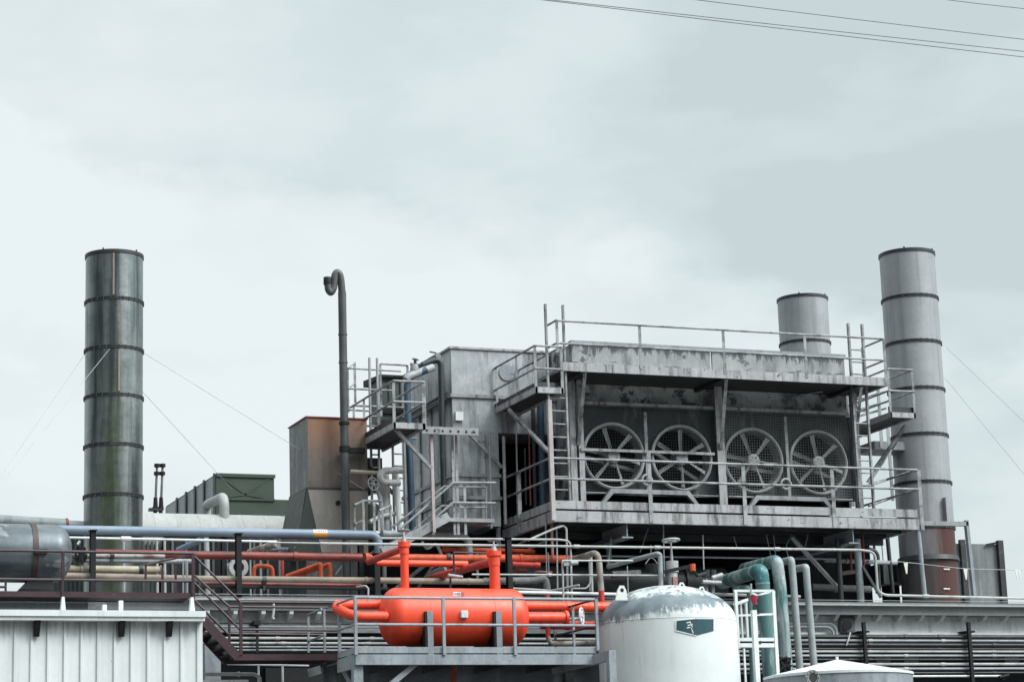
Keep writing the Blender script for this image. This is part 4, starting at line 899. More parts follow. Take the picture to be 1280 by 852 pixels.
# low rooftop enclosure behind the rack
ea, eb = W(206, 700, 51.6), W(470, 700, 51.6)
root = thing('roof_enclosure', 'low grey panelled enclosure on the roof behind the pipe rack', 'enclosure', (eb.x-2, 51.6, ZR))
MB().box(ea.x, eb.x, 51.6, 53, ZR+.01, W(300, 672, 51.6).z).build('wall', 'enclosure_dark', root)
for xs in range(214, 470, 17): x = W(xs, 700, 51.6).x; MB().box(x, x+.05, 51.56, 51.598, ZR+.01, W(300, 674, 51.6).z).build('batten', 'screen_panel', root)
root = thing('green_tank', 'dark green corrugated panel housing behind the dark stack foot', 'housing', (W(165, 700, 51.9).x, 51.9, ZR))
a, b = W(60, 700, 51.9), W(199, 700, 51.9); MB().box(a.x, b.x, 51.9, 53.4, ZR+.01, W(165, 670, 51.9).z).build('body', 'green_panel', root)
for k in range(26): x = a.x+(b.x-a.x)*k/26; MB().box(x, x+.045, 51.87, 51.898, ZR+.02, W(165, 671, 51.9).z).build('rib', 'green_panel', root)
for k, xs in enumerate((206, 155, 326, 350, 388, 313)):
    pipe(f'thin pale upright post behind the pipe rack, {["right of the green housing", "before the green housing", "beside the orange loop", "by the thin red upright", "by the orange elbows", "left of the orange loop"][k]}', [(xs-.3, 674, 49.3), (xs+.5, 744, 49.3)], (1.6, 1.2, 1.6, 1.8, 1.6, 1.2)[k], 'light_pipe', name='post', cat='post', group='pale posts behind the pipe rack', n=8)

# ------------------------------------------------------------------ pipe rack on the roof edge
RY = 47.0
root = thing('blue_pipe', 'long pale blue pipe running across the rack with sticker and elbow', 'pipe', W(240, 664, RY), )
bp = [W(-25, 660, RY), W(103, 661.7, RY), W(420, 667.2, RY), W(472.5, 668, RY), W(473.6, 692, RY)]
MB().tube([bp[0], bp[2], bp[3], bp[4]], 5.7*S(bp[1]), .3, 20).build('tube', 'blue_pipe', root)
def band_on(x0, x1, a0, a1, mt, name, parent, k=1.02):
    A, B = bp[0], bp[2]; d = (B-A).normalized(); r = 5.7*S(bp[1])*k
    def at(xx): 
        t = (W(xx, 666, RY).x-A.x)/(B.x-A.x); return A.lerp(B, t)
    p, q = at(x0), at(x1); K = 8; vs = []
    for e in (p, q):
        for i in range(K+1):
            an = a0+(a1-a0)*i/K; vs.append(e+Vector((0, -math.cos(an)*r, math.sin(an)*r)))
    return MB().add(vs, [(i, i+1, K+1+i+1, K+1+i) for i in range(K)]).build(name, mt, parent)
band_on(390.5, 408, .12, 1.3, 'sign_white', 'sticker', root); band_on(390.5, 408, -.9, .115, 'sign_orange', 'sticker', root)
for i in range(6): band_on(393+i*2.4, 394.2+i*2.4, .42, .72, 'sign_ink', 'marking', root, 1.035)
grey2 = pipe('long grey pipe continuing right from the blue elbow then turning down', [(478, 667, 47.4), (575, 668.4, 47.4), (586, 674, 47.4), (587, 702, 47.4)], 4.6, 'grey_pipe', bend=1.6, n=16, rings=[(0, .02)], ringk=1.1)
# slim conduits
pipe('thin white conduit under the blue pipe at left with a pale coupling', [(84, 671.5, 46.9), (345, 676.6, 46.9)], 1.5, 'white_steel', name='conduit', cat='conduit', n=8, rings=[(0, .275)], ringk=2, ringl=8)
pipe('dark flat rail directly below the blue pipe', [(84, 667.2, 47.1), (470, 673, 47.1)], 1.4, 'black', name='rail_beam', cat='beam', n=4)
pipe('thin grey conduit under the blue pipe from centre left', [(335, 677.5, 46.8), (480, 680, 46.8)], 1.1, 'light_pipe', name='conduit', cat='conduit', n=8)
pipe('upper white conduit that ends in a drop by the fan platform', [(475, 672.3, 46.2), (700, 674, 46.2), (713, 676, 46.2), (715, 752, 46.2)], 1.4, 'light_pipe', name='conduit', cat='conduit', bend=6, n=8)
pipe('long white conduit crossing the whole right half below the fan platform', [(400, 678.7, 46.15), (1078, 687, 46.15), (1094, 690, 46.15), (1097, 738, 46.15), (1106, 743.3, 46.15), (1300, 748, 46.15)], 1.6, 'light_pipe', name='conduit', cat='conduit', bend=6, n=8, rings=[(0, .45), (0, .6), (0, .83), (4, .26)], ringk=1.5, ringl=5)
pipe('second pale conduit below the long white one, under the fan platform', [(745, 694.5, 47.2), (1050, 698.5, 47.2)], 1.1, 'grey_pipe', name='conduit', cat='conduit', n=8)
pipe('pale thin conduit at mid height between orange nozzle and white tank', [(590, 717.5, 45.9), (822, 718.8, 45.9)], 1.2, 'light_pipe', name='conduit', cat='conduit', n=8, rings=[(0, .41)], ringk=1.8, ringl=4)
pipe('pale conduit bending down beside the insulated elbow', [(791, 700.5, 45.2), (703, 700.3, 45.2), (704.5, 757, 45.2)], 1.3, 'light_pipe', name='conduit', cat='conduit', bend=1, n=8)
pipe('tall looped conduit under the corner of the fan platform', [(660, 675, 46.3), (690, 661.5, 46.3), (704, 656.6, 46.3), (708, 660, 46.3), (710, 757, 46.3)], 1.4, 'light_pipe', name='conduit', cat='conduit', bend=2, n=8)
for k, (x, yt, yb_, wd, mt) in enumerate(((695.7, 661, 735, 1.1, 'light_pipe'), (682, 655, 718, .8, 'grey_pipe'), (689.5, 652, 697, 1.8, 'red_post'), (685, 690, 716, .7, 'grey_pipe'), (739, 695, 740, 1.6, 'light_pipe'), (736, 690, 738, .8, 'grey_pipe'), (829, 652, 720, .9, 'grey_pipe'), (878.5, 668, 716, .9, 'light_pipe'), (784, 707, 742, .8, 'light_pipe'))):
    pipe(f'thin upright {["pale tube", "grey wire tube", "red tube", "short grey tube", "pale pipe", "hair thin tube", "hanging grey rod", "hanging pale rod", "pale hanger rod"][k]} {["under the platform corner", "left of the looped conduit", "just under the platform corner", "above the insulated elbow", "behind the insulated elbow pipe", "left of a pale pipe behind insulation", "beside the handwheel stem", "right of the grey valve lever", "left of the white tank dome"][k]}', [(x, yt, 46.6), (x+1.3, yb_, 46.6)], wd, mt, name='tube', cat='tube', n=8)
for k, pts in enumerate(([(917, 670, 46.9), (922, 686, 46.9)], [(958, 668, 47), (965, 702, 47)], [(967, 668, 47), (970, 700, 47)], [(990, 668, 47), (982, 682, 47), (986, 698, 47)], [(812, 655, 47), (800, 690, 47)], [(1010, 668, 47), (1006, 684, 47)])):
    one('hanging_cable', f'loose cable hanging below the platform, {["first", "third", "fourth", "fifth curved one", "far left one by the column", "last at the right"][k]} from the grey valve', 'cable', MB().tube([P3(p) for p in pts], .012, .1, 5), 'grey_pipe', 'loose cables hanging below the platform')
# coloured pipes
pipe('thick rust red pipe running along the rack under the blue pipe', [(106, 691, 46.8), (240, 693.2, 46.8), (452, 696.2, 46.8)], 5.2, 'rust_pipe', n=14, rings=[(0, .05), (1, .6)], ringk=1.2)
pipe('orange painted length of pipe carrying on right from the rust red one', [(456, 696.3, 46.8), (585, 697.5, 46.8), (716, 698, 46.8)], 4.8, 'orange_rust', n=14, rings=[(0, .02), (0, .8), (1, .5)], ringk=1.2)
pipe('pale flaking pipe with rust patches at the left of the rack', [(88, 694, 46.45), (206, 695, 46.45)], 2.5, 'white_rust_pipe', rings=[(0, .08), (0, .13)], ringmat='black', ringk=1.9, ringl=2)
pipe('grey pipe below the flaking pipe at the left of the rack', [(86, 699.5, 46.5), (243, 701.2, 46.5)], 3, 'grey_pipe')
pipe('thick cream pipe with flanged end at the left of the rack', [(85, 710.6, 46.4), (204, 712, 46.4)], 4.7, 'cream_pipe', n=16, rings=[(0, .98), (0, .14)], ringk=1.3, ringl=.8)
pipe('long tan pipe along the rack ending in an elbow with red foot', [(80, 719, 46.3), (250, 722.8, 46.3), (480, 725, 46.3), (612, 726.5, 46.3)], 3.8, 'tan_pipe', n=14, rings=[(1, .9), (2, .8)], ringk=1.15)
root = thing('insulated_pipe', 'grey insulated pipe with an elbow and pink red foot behind the vessel', 'pipe', W(684, 752, 46.3))
MB().tube([W(604, 726, 46.3), W(668, 725, 46.3), W(681, 722.5, 46.3), W(683.5, 730, 46.3), W(683.8, 736, 46.3)], 4.4*S(W(668, 725, 46.3)), .2, 14).build('insulation', 'insulation', root)
MB().tube([W(683.8, 736, 46.3), W(684.4, 756, 46.3)], 3.2*S(W(684, 740, 46.3)), 0, 14).build('red_foot', 'red', root)
root = thing('insulated_pipe', 'grey insulated pipe with an elbow and bright red foot beside the white tank', 'pipe', W(752, 750, 45.8))
MB().tube([W(716, 698.5, 46.6), W(732, 694.5, 46.1), W(748, 689, 45.6), W(751.5, 738, 45.6)], 3.9*S(W(740, 690, 45.8)), .28, 14).build('insulation', 'white_rust_pipe', root)
MB().tube([W(751.4, 737, 45.6), W(752.6, 756, 45.6)], 3.7*S(W(752, 740, 45.8)), 0, 14).build('red_foot', 'red', root)
pipe('grey lagged pipe sloping up to a bend above the white tank', [(760, 708, 46.8), (822, 691.5, 45.4), (825, 693, 45.4), (826.3, 736, 45.4)], 3.0, 'grey_green_pipe', bend=2, n=14)
pipe('rough insulated dark pipe under the platform, left of the round column', [(640, 699.5, 46.9), (722, 701, 46.9)], 2.6, 'insulation')
pipe('black pipe low on the rack between tan pipe and roof edge', [(250, 732.5, 46.35), (485, 735.5, 46.35)], 2.1, 'black')
pipe('red pipe strip behind the tan pipe on the rack', [(254, 728.5, 46.6), (452, 731.2, 46.6)], 2.2, 'rust_pipe')
pipe('orange pipe loop shaped like an arch behind the rack', [(317.3, 732, 47.6), (317.3, 706.5, 47.6), (340.5, 707.5, 47.6), (340.8, 722, 47.6)], 2.7, 'orange_rust', bend=2.2)
pipe('thin red upright pipe right of the orange loop', [(353, 698, 47.7), (353.3, 722, 47.7)], 2, 'red')
for k, (x0, x1) in enumerate(((358, 400.8), (369, 412.3))):
    pipe(f'orange pipe sloping up to an elbow on the rack, {["left one", "right one"][k]}', [(x0, 720, 48.05), (x1-2, 705, 47.65), (x1, 705, 47.6), (x1+.6, 727, 47.6)], 2.8, 'orange_rust', bend=1.2, group='orange elbow pipes on the rack')
pipe('bright orange red pipe running level between the two slanting red pipes', [(470, 703.2, 44.6), (584, 704.6, 44.6)], 4.1, 'orange', n=16)
pipe('orange pipe high behind the right nozzle', [(553, 686, 47.8), (668, 689, 47.8)], 3.1, 'orange_rust', rings=[(0, .03), (0, .28)], ringk=1.25)
pipe('frosted red pipe with a blunt end under the platform corner', [(640, 704.8, 46.7), (672, 706, 46.7)], 3.6, 'red', rings=[(0, .97)], ringk=1.15, ringl=2)
pipe('dull red pipe under the frosted one by the platform corner', [(636, 713, 46.9), (658, 713.4, 46.9)], 2.8, 'rust_pipe')
pipe('small pink pipe under the frosted red one', [(668, 713.5, 46.8), (690, 715, 46.8)], 1.4, 'red_post')
pipe('pale blue grey pipe slanting behind the conduits at left', [(223, 687, 48.5), (258, 671, 47.6)], 3.8, 'blue_pipe')
pipe('white rusty duct pipe slanting behind the rack centre', [(312, 690, 48.8), (346, 679, 48.0)], 4.6, 'white_rust_pipe', rings=[(0, .95)], ringk=1.2, ringl=.6)
root = thing('pipe_flange', 'pale round flanged pipe end behind the black rack post', 'flange', W(297, 709, 48))
c = W(297, 709, 48); MB().lathe([(.12, -.1), (.21, -.1), (.21, -.03), (.17, -.02), (.17, .5), (.12, .5)], c, 'y', 28, close=True).build('ring', 'light_pipe', root)
MB().tube([c+Vector((0, .02, 0)), c+Vector((0, .08, 0))], .125, 0, 20).build('blank', 'black', root)
# black posts
for k, (x, yt, yb_, wd, Y) in enumerate(((116.5, 663, 742, 6.6, 46.14), (299, 667, 745, 6.6, 46.14), (280.5, 672, 722, 6, 48), (452, 679, 722, 6, 47.6), (472, 692, 745, 7, 46.14), (637.5, 672, 742, 6.2, 45.9))):
    a, b = W(x, yt, Y), W(x, yb_, Y); X = (a.x+b.x)/2; h = wd*S(a)/2
    root = thing('rack_post', f'black steel post of the pipe rack, {["nearest the grey vessel at left", "left of the orange loop", "short one behind the left middle post", "short one behind the orange elbows", "under the blue elbow", "right of the orange nozzle"][k]}', 'post', (X, Y, ZR), 'black posts of the pipe rack')
    MB().box(X-h, X+h, Y-.01, Y, ZR+.003, a.z).box(X-h, X+h, Y+.12, Y+.13, ZR+.003, a.z).box(X-.006, X+.006, Y+.001, Y+.119, ZR+.003, a.z).build('i_section', 'black', root)
    MB().box(X-h*1.4, X+h*1.4, Y-.05, Y+.18, a.z+.002, a.z+.02).build('cap_plate', 'black', root)
# valve at left end by the vessel
root = thing('gate_valve', 'black gate valve on the pipes beside the grey vessel', 'valve', W(101, 700, 46.4))
MB().tube([W(101, 702, 46.35), W(101, 684, 46.35)], .10, 0, 10).build('body', 'black', root); MB().tube([W(94, 693.8, 46.35), W(108, 694, 46.35)], .08, 0, 10).build('bonnet', 'dark_pipe', root)
wheel(root, W(96, 688, 46.3), .1, (1, -.5, 0), 'black'); MB().tube([W(97, 680, 46.4), W(100, 676, 46.4)], .03, 0, 6).build('lever', 'white_steel', root)
# ------------------------------------------------------------------ grey vessel at far left
VY = 45.3
cA, r = W(20, 691, VY), 36.5*S(W(40, 691, VY)); xb = W(88.5, 692, VY).x; xa = W(-60, 691, VY).x
root = thing('lying_vessel', 'dark weathered steel vessel with rounded end lying at the left edge', 'vessel', (cA.x, VY, cA.z-r-.15))
hd = .36; prof = [(0, -.3), (r*.8, -.12), (r, .1), (r, xb-xa-hd)]+[(r*math.cos(t*math.pi/2/8)**.75 if t < 8 else 0, xb-xa-hd+hd*math.sin(t*math.pi/2/8)) for t in range(1, 9)]
mat('vessel_steel', (.15, .17, .185), (.09, .11, .125), (.05, .06, .07), .7, .45, .7, streak=(.8, .8, 5), patch=(.33, .335, .33), plo=.60, phi=.635, pscale=1.6, rough=.38, metal=.4)
mat('strap_rust', (.085, .045, .04), (.05, .03, .03), DK, .6)
MB().lathe(prof, (xa, VY, cA.z), 'x', 48).build('shell', 'vessel_steel', root)
for xs in (42,): x = W(xs, 691, VY-r).x; MB().lathe([(r+.001, 0), (r+.02, 0), (r+.02, .1), (r+.001, .1)], (x, VY, cA.z), 'x', 48, close=True).build('strap', 'strap_rust', root)
x = W(45, 691, VY).x; MB().prism([(x-.32, cA.z-r-.14), (x+.3, cA.z-r-.14), (x+.3, cA.z-r*.8), (x-.08, cA.z-r*.8)], 'y', VY-.2, VY+.25).build('saddle', 'dark_pipe', root)
p = W(51, 689, VY-r-.03); MB().bar(p-Vector((.12, 0, 0)), p+Vector((.12, 0, 0)), .09).build('strap_clamp', 'black', root)
# flat trough under the vessel
root = thing('pale_trough', 'pale flat topped trough under the grey vessel behind the white shed', 'trough', W(60, 758, 44.9))
a, b = W(-40, 749, 44.9), W(135, 749, 44.9); MB().box(a.x, b.x, 44.9, 46.0, W(60, 752, 44.9).z, W(60, 746.6, 44.9).z).build('top_slab', 'galvanised', root)
MB().box(a.x, W(110, 757, 45).x, 45.0, 45.9, W(60, 768, 45).z, W(60, 752.3, 45).z).build('side_plate', 'container_side', root)
# ------------------------------------------------------------------ purple walkway and stair
PY_, PB = 43.9, 44.75
zd0, zd1 = W(120, 746, PY_).z, W(120, 739.3, PY_).z; XE = W(241.5, 742, PY_).x; XW = W(-40, 742, PY_).x
pw = thing('purple_walkway', 'dark purple steel walkway with railing above the white shed', 'walkway', ((XE+XW)/2, PY_, zd0))
MB().box(XW, XE, PY_, PY_+.06, zd0, zd1).build('edge_beam', 'purple', pw); MB().box(XW, XE, PB-.06, PB, zd0, zd1).build('edge_beam', 'purple', pw)
MB().box(XW, XE-.01, PY_+.062, PB-.062, zd0+.02, zd0+.05).build('deck', 'black', pw)
for z in (W(120, 689.3, PY_).z, W(120, 724.6, PY_).z): MB().tube([(XW, PY_, z), (XE, PY_, z)], .026, 0, 8).build('rail', 'purple', pw)
zr = W(120, 689.3, PY_).z
for x, Y in ((78.5, PY_), (241.5, PY_)): 
    X = W(x, 715, Y).x; MB().bar((X, Y, zd0-.02), (X, Y, zr), .05, .055 if x < 100 else .075).build('post', 'purple', pw)
for x in (7, 182, 203, 219.5): vpost(pw, x, 706 if x > 100 else 724, 741, PB, 2.6, 'purple', kind='bar')
for pts in ([(182, 706.3, PB), (204, 700, PB+1), (218, 697.6, PB+1.2), (241.5, 692, PY_)], [(182, 725, PB), (241.5, 724.5, PB)], [(-10, 733, PB), (8, 733, PB)]): MB().tube([P3(p) for p in pts], .024, .02, 8).build('rail', 'purple', pw)
for xs in (229, 234): vpost(pw, xs, 700, 742, PB+.3, 2, 'galvanised', kind='bar')
ps = thing('purple_stair', 'dark purple steel stair descending from the walkway to the lower walkway', 'stair', W(275, 820, PY_))
z0 = W(360, 824.6, PY_).z; z1_ = W(360, 816.8, PY_).z; Xa, Xb = W(294, 820, PY_).x, W(423, 820, PY_).x
for Y in (PY_, PB):
    a, b = W(243, 757, Y), W(300, 820, Y)
    a, b = W(249, 769, PY_), W(297, 820.6, PY_); a.y = b.y = Y
    MB().bar(a, b, .05, .17).build('stringer', 'purple', ps); MB().box(Xa, Xb, Y, Y+.05, z0, z1_).build('lower_beam', 'purple', ps)
a, b = W(249, 769, PY_), W(297, 820.6, PY_)
for k in range(6): q = a.lerp(b, (k+.5)/6); MB().box(q.x-.1, q.x+.1, PY_+.03, PB-.02, q.z-.02, q.z+.01).build('tread', 'black', ps)
MB().box(Xa+.05, Xb, PY_+.052, PB-.002, z1_-.07, z1_-.04).build('deck', 'black', ps)
def pr(pts, m='purple'): MB().tube([P3(p) for p in pts], .024, .01, 8).build('rail', m, ps)
pr([(242, 694, PY_), (300.5, 752, PY_), (425, 752.8, PY_)]); pr([(242, 727, PY_), (300, 786.3, PY_), (425, 787.4, PY_)])
pr([(241, 717, PB), (286.5, 757.8, PB), (409, 758.8, PB)]); pr([(243, 749.5, PB), (284.5, 791.5, PB), (408, 793, PB)])
vpost(ps, 301, 752, 818, PY_, 3.6, 'purple', kind='bar'); vpost(ps, 286.5, 757.8, 806, PB, 2.8, 'purple', kind='bar')
for x, yt, yb_, Y in ((385.5, 768, 815, PB), (405.5, 760, 815, PY_+.2)): vpost(ps, x, yt, yb_, Y, 2.6, 'grey_paint', kind='bar')
for pts in ([(385, 768, PB), (402, 760.5, PY_+.2)], [(385.5, 801, PB), (405, 793.5, PY_+.2)]): pr(pts, 'grey_paint')
# ------------------------------------------------------------------ white shed
SY = 43.0
SHZ = W(120, 776.2, SY).z
def g_shed(nd, L, geo, noise, ramp, mix, c):           # sooty runs under the leaking gutter joints
    sx = nd('ShaderNodeSeparateXYZ'); L.new(geo.outputs['Position'], sx.inputs[0])
    a = nd('ShaderNodeMath', operation='MULTIPLY_ADD'); L.new(noise(1.0, (5, 5, .5), 7, .7, 4), a.inputs[0]); a.inputs[1].default_value = 1.3; L.new(sx.outputs['Z'], a.inputs[2])
    c = mix(ramp(a.outputs[0], SHZ+.38, SHZ+.75, .75), c, (.17, .18, .185))
    return mix(ramp(noise(1.0, (16, 16, 9), 3, .5, 31), .74, .77, .8), c, (.2, .19, .18))
mat('shed_wall', (.64, .66, .66), (.58, .60, .605), (.30, .31, .31), .5, .52, .82, streak=(6, 6, .22), rough=.45, bump=.08, bscale=3, mott=.14, grad=g_shed)
xa, xb = W(-60, 800, SY).x, W(252, 800, SY).x; zt = W(120, 776.2, SY).z
shed = thing('white_shed', 'white ribbed metal shed with flat eaves trim at the lower left', 'shed', ((xa+xb)/2, SY, 0))
MB().box(xa, xb, SY, SY+5, 0, zt).build('wall', 'shed_wall', shed)
for k in range(14):
    x = W(18.5+20.8*k-41.6, 810, SY).x; MB().prism([(x-.035, SY-.002), (x-.02, SY-.034), (x+.02, SY-.034), (x+.035, SY-.002)], 'z', 0, zt-.002).build('rib', 'shed_wall', shed)
x = xb; MB().box(x-.06, x+.012, SY-.03, SY+.06, 0, zt-.001).build('corner_trim', 'white_paint', shed)
zu = W(120, 762, SY-.3).z; zm_ = W(120, 769.6, SY-.3).z; zl = W(120, 774.8, SY-.25).z; xe = W(257.5, 768, SY-.3).x
MB().box(xa, xe, SY-.30, SY+5.1, zm_, zu).build('upper_trim', 'white_paint', shed); MB().box(xa, xe-.01, SY-.26, SY+5.05, zl, zm_-.003).build('lower_trim', 'white_steel', shed)
for x in (46, 152, 211.5):
    X = W(x, 784, SY-.1).x; z1_ = zl-.003; zq = W(x, 795, SY-.1).z
    MB().prism([(SY-.24, z1_), (SY-.036, z1_), (SY-.036, zq), (SY-.10, zq)], 'x', X-.05, X+.05).build('eaves_bracket', 'black', shed)
for x, w_, yt in ((78.7, 6.4, 745.5), (240, 7, 746)):
    a = W(x, 762, SY+.2); X = a.x; h = w_/2*S(a); z0 = zu+.002; z1_ = W(x, yt, SY+.2).z
    MB().hexa([(X-h, SY+.15, z0), (X+h, SY+.15, z0), (X+h, SY+.3, z0), (X-h, SY+.3, z0)], [(X-h*.45, SY+.17, z1_), (X+h*.45, SY+.17, z1_), (X+h*.45, SY+.28, z1_), (X-h*.45, SY+.28, z1_)]).build('stanchion', 'white_paint', shed)
for x, yt in ((131, 755), (151.5, 750)):
    a = W(x, 762, SY+.4); h = 2.6*S(a); MB().box(a.x-h, a.x+h, SY+.4, SY+.5, zu+.002, W(x, yt, SY+.4).z).build('roof_stub', 'white_steel', shed)
# clutter right of the shed
one('grey_cabinet', 'grey cabinet standing in the gap right of the white shed', 'cabinet', MB().box(W(256, 820, 45.5).x, W(276, 820, 45.5).x, 45.5, 46.5, 0, W(266, 805, 45.5).z), 'grey_paint')
pipe('pale horizontal pipe low in the gap right of the white shed', [(252, 842, 44.9), (318, 842, 44.9), (325, 846, 44.9), (325, 870, 44.9)], 2.3, 'light_pipe', rings=[(0, .7)], ringk=1.4)
pipe('thin pale pipe under the lower purple walkway', [(284, 829.5, 45.2), (386, 831.5, 45.2)], 1.2, 'light_pipe', n=8)
pipe('pale pipe at the bottom edge right of the white shed', [(252, 851, 44.8), (310, 851, 44.8)], 2, 'white_steel')
pipe('thin pale double post in the dark below the lower walkway', [(353, 832, 45.6), (354, 900, 45.6)], 1.6, 'light_pipe', name='post', cat='post')
pipe('pale post left of the dark doorway below the lower walkway', [(323, 826, 45.6), (323.5, 900, 45.6)], 1.4, 'light_pipe', name='post', cat='post')
for k in range(3): one('flood_lamp', f'dark lamp head under the purple stair, {["upper left", "middle", "lower right with white lens"][k]}', 'lamp', MB().hexa([W(258+11*k, 806+7*k, 44.6), W(275+12*k, 812+8*k, 44.6), W(275+12*k, 812+8*k, 44.9), W(258+11*k, 806+7*k, 44.9)], [W(262+11*k, 795+8*k, 44.6), W(277+12*k, 800+7*k, 44.6), W(277+12*k, 800+7*k, 44.9), W(262+11*k, 795+8*k, 44.9)]), 'dark_pipe', 'lamp heads under the purple stair')
one('tilted_box', 'dark blue tilted box hanging under the lower walkway end', 'box', MB().hexa([W(386, 846, 45), W(402, 841, 45), W(402, 841, 45.3), W(386, 846, 45.3)], [W(384, 836, 45), W(400, 831, 45), W(400, 831, 45.3), W(384, 836, 45.3)]), 'container_side')
one('dark_doorway', 'dark doorway opening in the wall below the lower purple walkway', 'doorway', MB().box(W(328, 850, 46.8).x, W(400, 850, 46.8).x, 46.55, 46.705, 0, W(360, 834, 46.55).z), 'black')
# ------------------------------------------------------------------ orange vessel platform
OY, OB = 41.5, 43.6
OX0, OX1 = W(444.5, 820, OY).x, W(746, 820, OY).x
zb0, zb1 = W(600, 830.2, OY).z, W(600, 817.3, OY).z; zt0, zt1 = W(600, 815.6, OY).z, W(600, 808, OY).z
zR, zMd = W(600, 747.6, OY).z, W(600, 780.7, OY).z
op = thing('vessel_platform', 'grey steel platform with railings carrying the orange vessel', 'platform', ((OX0+OX1)/2, OY, zb0))
MB().box(OX0, OX1, OY, OY+.08, zb0, zb1).build('edge_beam', 'grey_paint', op, bevel=.006)
MB().box(OX0+.01, OX1, OY+.02, OY+.032, zt0, zt1).build('toe_board', 'grey_paint', op)
MB().box(OX0-.003, OX0+.077, OY+.083, OY+1.15, zb0-.05, zb1).build('edge_beam', 'grey_paint', op)
MB().box(OX0+.01, OX0+.022, OY+.04, OY+1.15, zt0, zt1).build('toe_board', 'grey_paint', op)
MB().box(OX1-.08, OX1, OY+.083, OB, zb0, zb1).build('edge_beam', 'grey_paint', op)
MB().box(OX0+.08, OX1-.083, OY+.082, OB, zb1-.06, zb1-.02).build('deck', 'deck', op)
for k in range(4): x = OX0+.9+k*1.1; MB().box(x, x+.08, OY+.083, OB, zb0+.005, zb1-.062).build('joist', 'dark_pipe', op)
for x in (444.5, 554.5, 643.2, 746): vpost(op, x, 746 if x < 700 else 748, 818 if x < 700 else 812, OY-.012, 3.6, 'grey_paint', kind='bar')
vpost(op, 424.2, 753, 820, OY+1.1, 3.6, 'grey_paint', kind='bar')
for z in (zR, zMd):
    MB().tube([(OX0, OY-.01, z), (OX1, OY-.01, z)], .027, 0, 8).build('rail', 'grey_paint', op); MB().tube([(OX0, OY, z), (OX0, OY+1.1, z)], .025, 0, 8).build('rail', 'grey_paint', op)
    MB().tube([(OX1, OY, z), (OX1, OB, z)], .022, 0, 8).build('rail', 'dark_pipe', op)
for Y in (42.6, 43.55): MB().bar((OX1, Y, zb1), (OX1, Y, zR), .045).build('post', 'grey_paint', op)
X = W(448, 840, OY+.1).x; MB().box(X-.09, X+.09, OY+.09, OY+.26, 0, zb0-.004).build('column', 'grey_paint', op)
X = W(707.5, 846, OB).x; MB().box(X-.09, X+.09, OB-.2, OB, 0, zb0-.004).build('column', 'dark_pipe', op)
a, b = W(489, 854, OY+.2), W(519, 829, OY+.2); MB().bar(a, b, .12, .1).build('brace', 'grey_paint', op)
a, b = W(430, 838, OY+1.1), W(447, 868, OY+.9); MB().bar(a, b, .09, .08).build('brace', 'grey_paint', op)
# forward bracket and column on the right
NYc = 40.75; p = W(765.5, 815, NYc); z1_ = W(765.5, 812, NYc).z
MB().box(p.x-.075, p.x+.075, NYc, NYc+.15, 0, z1_).build('column', 'grey_paint', op, bevel=.006)
q = Vector((OX1-.04, OY, (zb0+zb1)/2)); 
MB().hexa([(OX1-.08, OY-.002, zb0), (OX1+.005, OY-.002, zb0), (p.x-.0, NYc+.152, zb0+.02), (p.x-.075, NYc+.152, zb0+.02)][::1], [(OX1-.08, OY-.002, zb1), (OX1+.005, OY-.002, zb1), (p.x-.0, NYc+.152, z1_), (p.x-.075, NYc+.152, z1_)]).build('outrigger', 'grey_paint', op)
pipe('dark red drain pipe hanging beneath the orange vessel platform', [(567, 829, 42.4), (568, 900, 42.4)], 4.6, 'rust_pipe')
# the vessel
VY = 42.55
c = W(566, 771, VY); r = 36*S(c); xl, xr = W(475.5, 771, VY).x, W(657, 771.5, VY).x; hd = .30
ov = thing('orange_vessel', 'bright orange steel pressure vessel with domed ends on grey saddles', 'vessel', (c.x, VY, c.z-r))
def dome(n=10): return [(r*(math.cos(t*math.pi/2/n)), hd*math.sin(t*math.pi/2/n)) for t in range(n+1)]
prof = [(a, hd-b) for a, b in dome()][::-1]; prof = [(max(0, a), b) for a, b in prof]
prof += [(max(0, a), (xr-xl)-hd+b) for a, b in dome()]
MB().lathe(prof, (xl, VY, c.z), 'x', 64).build('shell', 'orange', ov, smooth=60)
for t in (.28, .72):
    x = xl+(xr-xl)*t; MB().lathe([(r+.0005, 0), (r+.004, .004), (r+.004, .016), (r+.0005, .02)], (x, VY, c.z), 'x', 64, close=True).build('weld_seam', 'orange', ov)
for x in (537.5, 623.5):
    a = W(x, 787, VY-r-.03); h = 3.7*S(a); zq = W(x, 763.5, VY-r-.03).z
    MB().box(a.x-h, a.x+h, VY-r-.06, VY-r-.045, zb1-.02, zq).build('saddle_post', 'grey_paint', ov); MB().box(a.x-h-.05, a.x-h-.002, VY-r-.055, VY-r+.2, zb1-.02, zq-.005).build('saddle_web', 'black', ov)
    MB().prism([(VY-r*.92, zb1-.02), (VY+r*.92, zb1-.02), (VY+r*.95, c.z-.05), (VY+r*.7, c.z-r*.68), (VY, c.z-r+.01), (VY-r*.7, c.z-r*.68)], 'x', a.x-h-.05, a.x+h).build('saddle_plate', 'dark_pipe', ov)
an = math.radians(62)
def on_v(x, y):     # point on the near surface of the vessel
    Y = VY
    for _ in range(6): p = W(x, y, Y); dz = p.z-c.z; Y = VY-math.sqrt(max(.0, r*r-dz*dz))
    return W(x, y, Y)
p = on_v(579.5, 767.5); MB().box(p.x-.07, p.x+.07, p.y-.07, p.y+.02, p.z-.07, p.z+.07).build('junction_box', 'white_steel', ov, bevel=.01)
